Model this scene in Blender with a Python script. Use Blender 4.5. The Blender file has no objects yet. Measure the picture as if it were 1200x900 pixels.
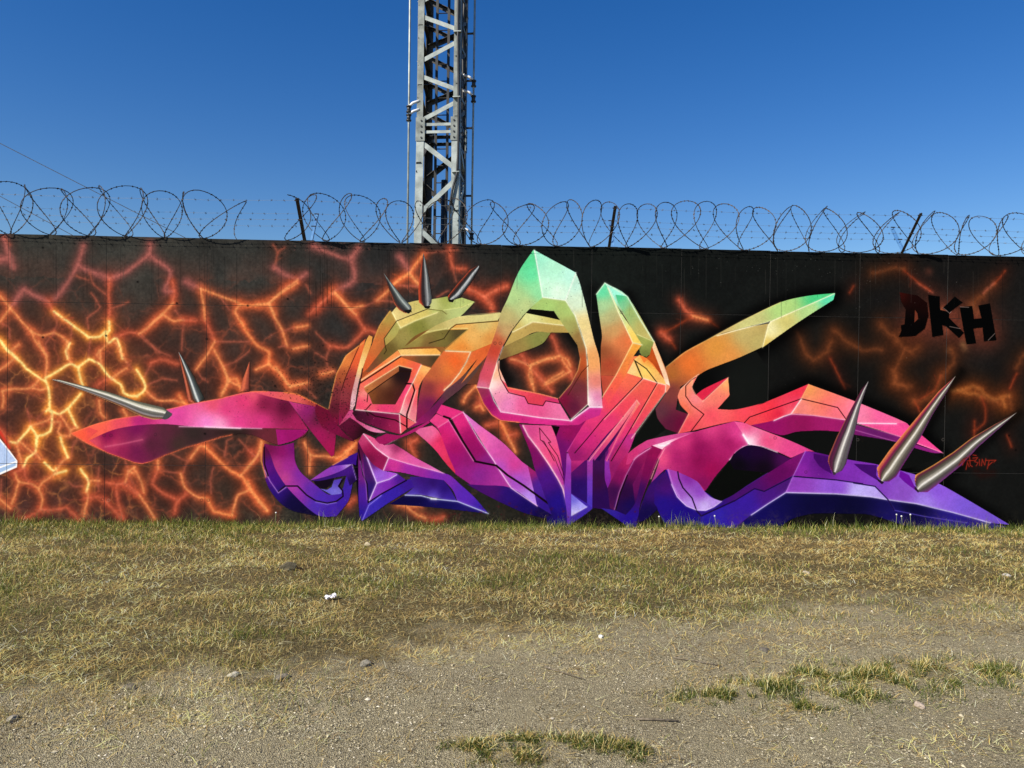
import bpy, bmesh, math, random
import numpy as np
from mathutils import Vector, Matrix, Euler

# ------------------------------------------------------------------ camera, sky, sun, exposure
sc = bpy.context.scene
COL = sc.collection
F_PX, CX, CY = 873.0, 600.0, 450.0
ROLL, PITCH, EYE = 0.0147, math.radians(0.66), 1.6
cam_d = bpy.data.cameras.new("camera"); cam = bpy.data.objects.new("camera", cam_d); COL.objects.link(cam)
cam_d.sensor_width = 36; cam_d.lens = F_PX / 1200 * 36; cam_d.clip_end = 2000; cam_d.clip_start = .05
CAM_ROT = Matrix.Rotation(math.pi/2 - PITCH, 4, 'X') @ Matrix.Rotation(ROLL, 4, 'Z')
cam.matrix_world = Matrix.Translation((0, 0, EYE)) @ CAM_ROT
sc.camera = cam
SUN_TO = Vector((0.60, 0.49, -0.63)).normalized()        # direction the light travels
sun_el = math.asin(-SUN_TO.z); sun_az = math.atan2(-SUN_TO.x, -SUN_TO.y)
world = bpy.data.worlds.new("World"); sc.world = world; world.use_nodes = True
nt = world.node_tree; bg = nt.nodes['Background']
sky = nt.nodes.new('ShaderNodeTexSky'); sky.sky_type = 'NISHITA'; sky.sun_disc = False
sky.sun_elevation = sun_el; sky.sun_rotation = sun_az
sky.altitude = 300; sky.air_density = 1.15; sky.dust_density = 0.1; sky.ozone_density = 3.5
hs = nt.nodes.new('ShaderNodeHueSaturation'); hs.inputs['Saturation'].default_value = 1.38; hs.inputs['Hue'].default_value = .514
nt.links.new(sky.outputs[0], hs.inputs['Color']); nt.links.new(hs.outputs[0], bg.inputs[0]); bg.inputs[1].default_value = 0.081
sl = bpy.data.lights.new("sun", 'SUN'); sl.energy = 5.0; sl.angle = math.radians(.53); sl.color = (1, .925, .80)
so = bpy.data.objects.new("sun", sl); COL.objects.link(so)
so.rotation_euler = SUN_TO.to_track_quat('-Z', 'Y').to_euler()
sc.view_settings.view_transform = 'Standard'; sc.view_settings.look = 'None'
sc.view_settings.exposure = 0.46; sc.view_settings.gamma = 1.0
sc.render.engine = 'CYCLES'

# ------------------------------------------------------------------ helpers
def tag(o, label=None, cat=None, group=None, kind=None):
    for k, v in (('label', label), ('category', cat), ('group', group), ('kind', kind)):
        if v: o[k] = v
    return o
def link(o, parent=None):
    COL.objects.link(o)
    if parent is not None: o.parent = parent
    return o
def empty(name, loc=(0, 0, 0), rz=0):
    o = bpy.data.objects.new(name, None); o.location = loc; o.rotation_euler = (0, 0, rz); o.empty_display_size = .2
    return link(o)
def mesh_obj(name, verts, faces, mat=None, parent=None, smooth=False):
    me = bpy.data.meshes.new(name); me.from_pydata([tuple(v) for v in verts], [], faces); me.update()
    if mat: me.materials.append(mat)
    if smooth: me.polygons.foreach_set('use_smooth', [True]*len(me.polygons))
    return link(bpy.data.objects.new(name, me), parent)
class MB:
    """collects shapes into one mesh"""
    def __init__(s): s.v = []; s.f = []
    def box(s, c, size, R=None):
        b = len(s.v); R = R or Matrix.Identity(3); c = Vector(c)
        for i in (-1, 1):
            for j in (-1, 1):
                for k in (-1, 1): s.v.append(c + R @ Vector((i*size[0]/2, j*size[1]/2, k*size[2]/2)))
        for q in ((0,1,3,2),(4,6,7,5),(0,4,5,1),(2,3,7,6),(0,2,6,4),(1,5,7,3)): s.f.append(tuple(b+i for i in q))
        return s
    def beam(s, a, b, w, t, up=(0, 0, 1)):
        """bar from a to b, w across, t thick; up fixes the thin side's plane"""
        a = Vector(a); b = Vector(b); d = (b-a); L = d.length; d.normalize(); u = Vector(up)
        n = (u - d*u.dot(d)).normalized(); w_ = d.cross(n)
        R = Matrix((d, w_, n)).transposed(); return s.box((a+b)/2, (L, w, t), R)
    def tube(s, pts, r, n=6, cap=True):
        P = [Vector(p) for p in pts]; base = len(s.v); rr = r if isinstance(r, (list, tuple)) else [r]*len(P)
        prev = None
        for i, p in enumerate(P):
            d = (P[min(i+1, len(P)-1)] - P[max(i-1, 0)]).normalized()
            if prev is None: prev = d.orthogonal().normalized()
            u = (prev - d*prev.dot(d)).normalized(); prev = u; w = d.cross(u)
            for k in range(n):
                a = 2*math.pi*k/n; s.v.append(p + (u*math.cos(a) + w*math.sin(a))*rr[i])
        for i in range(len(P)-1):
            for k in range(n):
                s.f.append((base+i*n+k, base+i*n+(k+1) % n, base+(i+1)*n+(k+1) % n, base+(i+1)*n+k))
        if cap:
            s.f.append(tuple(base+k for k in reversed(range(n)))); s.f.append(tuple(base+(len(P)-1)*n+k for k in range(n)))
        return s
    def build(s, name, mat, parent=None, smooth=False): return mesh_obj(name, s.v, s.f, mat, parent, smooth)
def material(name, col, rough=.6, metal=0, spec=.5):
    m = bpy.data.materials.new(name); m.use_nodes = True; b = m.node_tree.nodes['Principled BSDF']
    b.inputs['Base Color'].default_value = (*col, 1); b.inputs['Roughness'].default_value = rough
    b.inputs['Metallic'].default_value = metal; b.inputs['Specular IOR Level'].default_value = spec
    return m
def varied(name, c1, c2, scale, rough=.6, metal=0, bump=0, bscale=None, spec=.5, lo=.35, hi=.65):
    """two colours mixed by noise in object space, with fine relief"""
    m = material(name, c1, rough, metal, spec); t = m.node_tree; b = t.nodes['Principled BSDF']
    tc = t.nodes.new('ShaderNodeTexCoord'); n = t.nodes.new('ShaderNodeTexNoise'); n.inputs['Scale'].default_value = scale; n.inputs['Detail'].default_value = 6
    r = t.nodes.new('ShaderNodeValToRGB'); r.color_ramp.elements[0].position = lo; r.color_ramp.elements[1].position = hi
    r.color_ramp.elements[0].color = (*c1, 1); r.color_ramp.elements[1].color = (*c2, 1)
    t.links.new(tc.outputs['Object'], n.inputs['Vector']); t.links.new(n.outputs['Fac'], r.inputs[0]); t.links.new(r.outputs[0], b.inputs['Base Color'])
    if bump:
        n2 = t.nodes.new('ShaderNodeTexNoise'); n2.inputs['Scale'].default_value = bscale or scale*5; n2.inputs['Detail'].default_value = 5
        bp = t.nodes.new('ShaderNodeBump'); bp.inputs['Strength'].default_value = bump; bp.inputs['Distance'].default_value = .01
        t.links.new(tc.outputs['Object'], n2.inputs['Vector']); t.links.new(n2.outputs['Fac'], bp.inputs['Height']); t.links.new(bp.outputs[0], b.inputs['Normal'])
    return m
R_ = random.Random(7)

# ------------------------------------------------------------------ wall frame: u along the wall, z up
WALL_H = 3.0; WY = 8.0; WSL = 0.04; WROT = math.atan(WSL)
WDIR = Vector((math.cos(WROT), math.sin(WROT), 0)); WNRM = Vector((math.sin(WROT), -math.cos(WROT), 0)); W0 = Vector((0, WY, 0))
def ray(px, py):
    return (CAM_ROT.to_3x3() @ Vector(((px-CX)/F_PX, -(py-CY)/F_PX, -1)))
def on_wall(px, py):
    """where a sight line to the photograph's point meets the wall, in wall coordinates"""
    d = ray(px, py); o = Vector((0, 0, EYE)); t = (W0-o).dot(WNRM)/d.dot(WNRM); p = o + d*t
    return (p-W0).dot(WDIR), p.z
def on_ground(px, py, z=0):
    d = ray(px, py); t = (z-EYE)/d.z; return Vector((0, 0, EYE)) + d*t
def wpt(u, out, z):      # wall coordinates -> world
    return W0 + WDIR*u + WNRM*out + Vector((0, 0, z))
# ---- mural design: every path is traced on the wall; "A:" picks the tracing frame (origin x, y, scale) ----
FR = dict(A=(370,320,7.5),B=(370,400,7.5),C=(400,500,7.5),D=(290,500,7.5),E=(500,330,7.5),G=(520,420,7.5),
 H=(520,510,7.5),I=(620,420,7.5),J=(640,510,7.5),K=(680,320,7.5),L=(740,420,7.5),M=(740,510,7.5),N=(860,430,7.5),
 O=(860,510,7.5),P=(1000,430,6),Q=(1000,490,6),R=(60,420,6),S=(240,430,6),T=(0,270,6),U=(0,400,7.5),V=(0,490,7.5),
 X=(140,500,6),Y=(160,330,6),Z=(760,280,6),AA=(540,280,5.4545),AB=(380,280,5.4545),AC=(680,320,3.75),AD=(900,260,4),
 AE=(0,200,3),AH=(300,220,6),PX=(0,0,1))
# glowing cracks: kind h hot yellow, m orange, r red, d dull pink, f faint
CRACKS = """
d T:585,110 548,240 470,370 380,480
d T:548,245 640,290 770,335
d T:770,335 870,300 980,220 1050,160 1050,90
d T:1070,190 1200,290 Y:200,60 250,70
f T:630,300 660,380 745,450
r T:770,335 765,430 770,560 765,640
h T:765,640 770,700 740,740
d T:170,415 270,470 340,500
m T:0,460 70,540
d T:150,430 80,530
m T:0,640 70,545
m T:70,545 150,640 220,710
r T:340,500 380,580 500,660
h T:380,570 500,660 620,750
h T:620,750 700,745 745,710
f T:380,580 400,650 370,720
m T:220,710 290,740 380,720 440,750 490,790
m T:220,710 260,790 330,880
f T:380,720 320,800 330,880
h T:490,790 460,850 475,900
f T:500,670 500,740 490,790
h T:740,740 760,790 820,760 860,900
r T:820,750 900,710 990,720 1060,660 1140,590
m T:1060,660 1140,590
f T:790,545 900,500
f T:640,440 700,540 610,610 620,690
h T:0,770 60,850 120,900
m T:70,850 130,800
f T:540,320 620,350
m T:760,790 680,870 700,900
f T:640,760 620,900
f T:990,730 1120,850 1200,880
d T:30,60 60,190 90,260
d T:0,205 50,200
f T:20,40 70,100
f T:0,650 60,680 70,760
h U:20,20 60,80 120,130 190,190 230,240 330,310 395,350
m U:120,150 60,200 0,250
m U:340,0 380,80 410,130 410,230 400,310
h U:400,320 480,280 610,200 690,230
h U:690,230 700,290 730,380
h U:690,220 780,155 880,200 930,270 980,325
m U:980,325 1050,270 1110,235
h U:980,325 1060,380 1080,450 1140,480 1200,475
r U:850,390 910,345 980,325
m U:870,80 880,130 885,190
m U:1010,0 1060,100 1110,180
f U:1110,180 1200,280
m U:585,0 590,110 620,190
m U:340,330 300,380 260,410 130,415 20,440
m U:290,410 350,425 400,410
m U:20,440 30,500 20,580
h U:400,340 430,430 430,580 400,610
h U:430,600 520,640 600,580 710,460
h U:430,600 455,640 440,790 330,835 270,750
f U:270,750 240,590
m U:270,740 420,690 455,650
h U:270,750 200,830 150,890 90,880
h U:330,835 320,900
h U:600,590 640,680 680,750
m U:520,640 560,700 620,780 680,750
m U:460,710 525,715 510,790 540,830 610,830 620,780
f U:400,600 330,680
m U:870,520 880,620 920,670
m U:1080,600 1110,650
r U:0,770 90,890
h V:320,160 320,220 310,300 240,350 210,430
m V:180,210 290,310
m V:150,210 160,300 200,430
m V:310,300 350,360
h V:390,390 470,460 490,440
m V:490,470 530,400 600,340
h V:530,170 550,240 600,340
f V:620,350 640,240 670,200
h V:480,490 580,465
m V:490,480 380,560 340,620
m V:340,620 280,580 165,560 130,480
m V:165,560 140,650 100,750
r V:210,430 230,530 280,590
m V:340,620 370,700 360,800
r V:360,800 260,860 180,890
r V:360,800 450,810 580,790 650,850 700,890
h V:710,450 780,550 760,640
m V:760,640 770,700 740,860
m V:780,550 870,550
f V:870,430 860,540 870,640
r V:930,565 1030,575 1110,560
r V:770,700 870,690 940,740
r V:1030,575 1020,660 1080,880
r V:940,740 1060,890
m V:1100,560 1130,470 1180,430
r V:1100,580 1200,670
m V:0,710 90,790
f V:10,540 5,700
r V:120,480 210,440
f V:600,560 660,600 730,600
m X:100,290 150,380 170,460
m X:60,310 100,330
f X:60,320 100,420
r X:0,400 60,410 140,480
m X:140,480 200,560 250,650
f X:40,240 60,310
m X:270,240 270,300
f X:290,310 340,320 430,325
r X:270,300 230,400 300,460 400,510
f X:440,330 470,260 500,220
m X:500,220 560,145 600,140
f X:370,190 470,240
m X:430,330 460,430 540,490 600,500
M X:600,140 680,220 780,310 860,350 920,440 980,510 1040,590
f X:740,200 750,100 790,80
f X:840,90 920,180 960,210
m X:1000,110 970,200 880,310 850,345
m X:920,440 830,480 800,570 795,620
f X:660,290 640,380 640,470
M X:620,510 660,590 720,610 790,620
r X:470,470 400,530 385,610
r Y:250,0 265,70 255,150
m Y:255,150 180,230 90,310 20,370
m Y:180,230 250,275 330,270
r Y:330,270 420,275
f Y:270,200 330,270
f Y:330,300 320,380 320,480
d Y:350,0 450,50
m Y:450,50 470,170 480,270
r Y:480,270 530,370 550,420
m Y:450,50 580,95 700,140 730,160
M Y:720,160 840,165 930,155
m Y:930,155 1000,90 1130,10
m Y:930,155 970,250 1020,340 1050,450
m Y:720,170 690,210 740,290
M Y:740,290 790,380 850,450 930,490 930,580
f Y:590,110 650,195
m Y:550,420 490,520 420,620
f Y:550,420 660,425 790,420
m Y:545,480 600,580 640,690
M Y:640,690 700,680 730,760
m Y:640,690 620,760 600,800
f Y:640,640 700,670
f Y:620,590 700,560 790,490
m Y:930,580 840,620
M Y:930,580 1000,640 1080,740
m Y:1080,740 1200,710
f Y:1020,350 1120,320
m Y:1120,320 1200,310
f Y:1050,450 1000,460
m Y:1100,470 1200,450
r Y:100,570 180,545 290,575
f Y:100,580 50,680
f Y:20,370 80,430 160,500
f Y:420,620 460,680 500,700
m Y:60,760 140,830 260,830 330,850
M Y:300,800 330,850 350,870
h Y:0,620 60,720 50,770 0,800
f Y:80,720 180,680 280,690
r A:0,320 50,260
f A:50,260 160,180
M A:140,180 170,180
m A:170,180 230,250 310,320
r A:310,320 380,420 440,500 520,520
f A:310,315 400,300 540,240
m A:540,240 640,150
f A:540,240 690,250
f A:0,520 120,640
r A:120,640 280,650 430,500
f A:120,640 90,760 110,840
f A:0,700 80,740
m A:640,150 700,80 820,10 900,100
f A:730,110 900,110
f A:40,880 100,840 200,880
M AB:630,100 540,215 450,280
m AB:540,215 600,280
f AB:480,295 600,300
d AB:480,110 540,200
r AB:800,60 820,180 900,190
f AB:820,180 840,270
f AB:640,90 850,70
r AB:920,320 1030,370 1080,440
r AB:1030,370 1080,330 1170,300
f AB:720,370 790,330
f AH:130,570 150,460 200,420
d AH:130,560 200,610 290,640 350,600
f AH:120,400 150,460
r AH:200,700 290,650
m AH:0,820 90,810 170,740 290,650
m AH:90,810 130,890
d AH:400,410 650,500 720,420
d AH:670,500 690,650 560,720
f AH:350,680 380,740
r AH:560,720 370,890
m AH:550,730 670,860 700,890
m AH:670,850 750,830
m S:130,0 170,100 120,180
m S:170,100 240,130
m S:500,0 560,90 600,130 690,120
f S:700,140 780,220
m S:820,50 900,30
m S:700,530 740,620 850,630 920,640
m S:740,620 735,740
M S:930,640 990,600 1060,530
r E:1100,480 1160,620 1170,650
m E:1170,650 1060,680 910,740 830,700 740,680
r E:830,640 870,720
m E:910,740 900,830 920,900
r E:950,800 1040,890
m E:1040,890 1200,790
m E:1170,650 1240,690 1260,740
r E:370,60 500,130
r E:500,130 700,40
r E:500,130 560,220 580,260
m G:760,60 790,280
r G:780,100 890,230 950,290
m G:890,230 1110,110
m G:1110,110 1040,10
r G:1110,110 1130,170
m G:770,50 880,10 980,0
r G:590,0 740,50
m G:280,240 200,320 170,380
m G:280,430 320,410 350,450
r G:320,410 320,340
M G:500,560 560,680
m G:560,680 630,820
r G:560,680 630,660
r G:370,590 490,560
r C:600,130 620,200 650,260
r C:600,150 660,110
M C:60,230 0,290
m C:30,220 110,170
m C:490,690 700,700
m C:580,710 680,780 740,800
r C:800,820 900,790
r C:60,680 110,635
m D:0,360 100,230 120,130
r D:30,220 70,260
M D:0,480 40,570 100,660
m D:100,660 170,740
r Z:215,430 260,500 310,540
m Z:310,540 420,570
x Z:420,570 490,620
x Z:300,545 180,620 90,660
r Z:90,660 150,710
x Z:150,710 190,770
b AD:130,510 170,600 210,650 290,620 300,560
x AD:290,640 330,720 360,780
b AD:310,510 370,550 440,600 530,590
b AD:530,480 560,520 600,560
b AD:600,560 660,600 700,580
b AD:490,240 560,210 640,210
f AD:700,285 770,330
x AD:640,230 700,280 760,320
x AD:1110,230 1060,290
b AD:1060,290 1000,340 950,370
f AD:1060,285 1010,335
b AD:860,600 880,640 860,680 810,720
b AD:600,720 590,760 650,780
b AD:640,600 600,680 590,740
b AD:680,830 700,850
x AD:700,840 780,790 810,720
b AD:1200,620 1160,680
B AD:860,790 960,770 1050,830 1130,820
b AD:1130,820 1140,880
x AD:400,300 380,330
b P:270,20 290,110 400,140
b P:420,240 500,230 600,150 620,60
x P:430,240 470,320
B P:700,170 800,180 900,210
b P:900,210 1050,260
B P:1050,230 1070,280
x P:900,210 930,300 920,400 850,450
x P:1100,150 1150,50
x P:850,380 850,500
x P:1080,480 1110,560
"""
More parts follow.
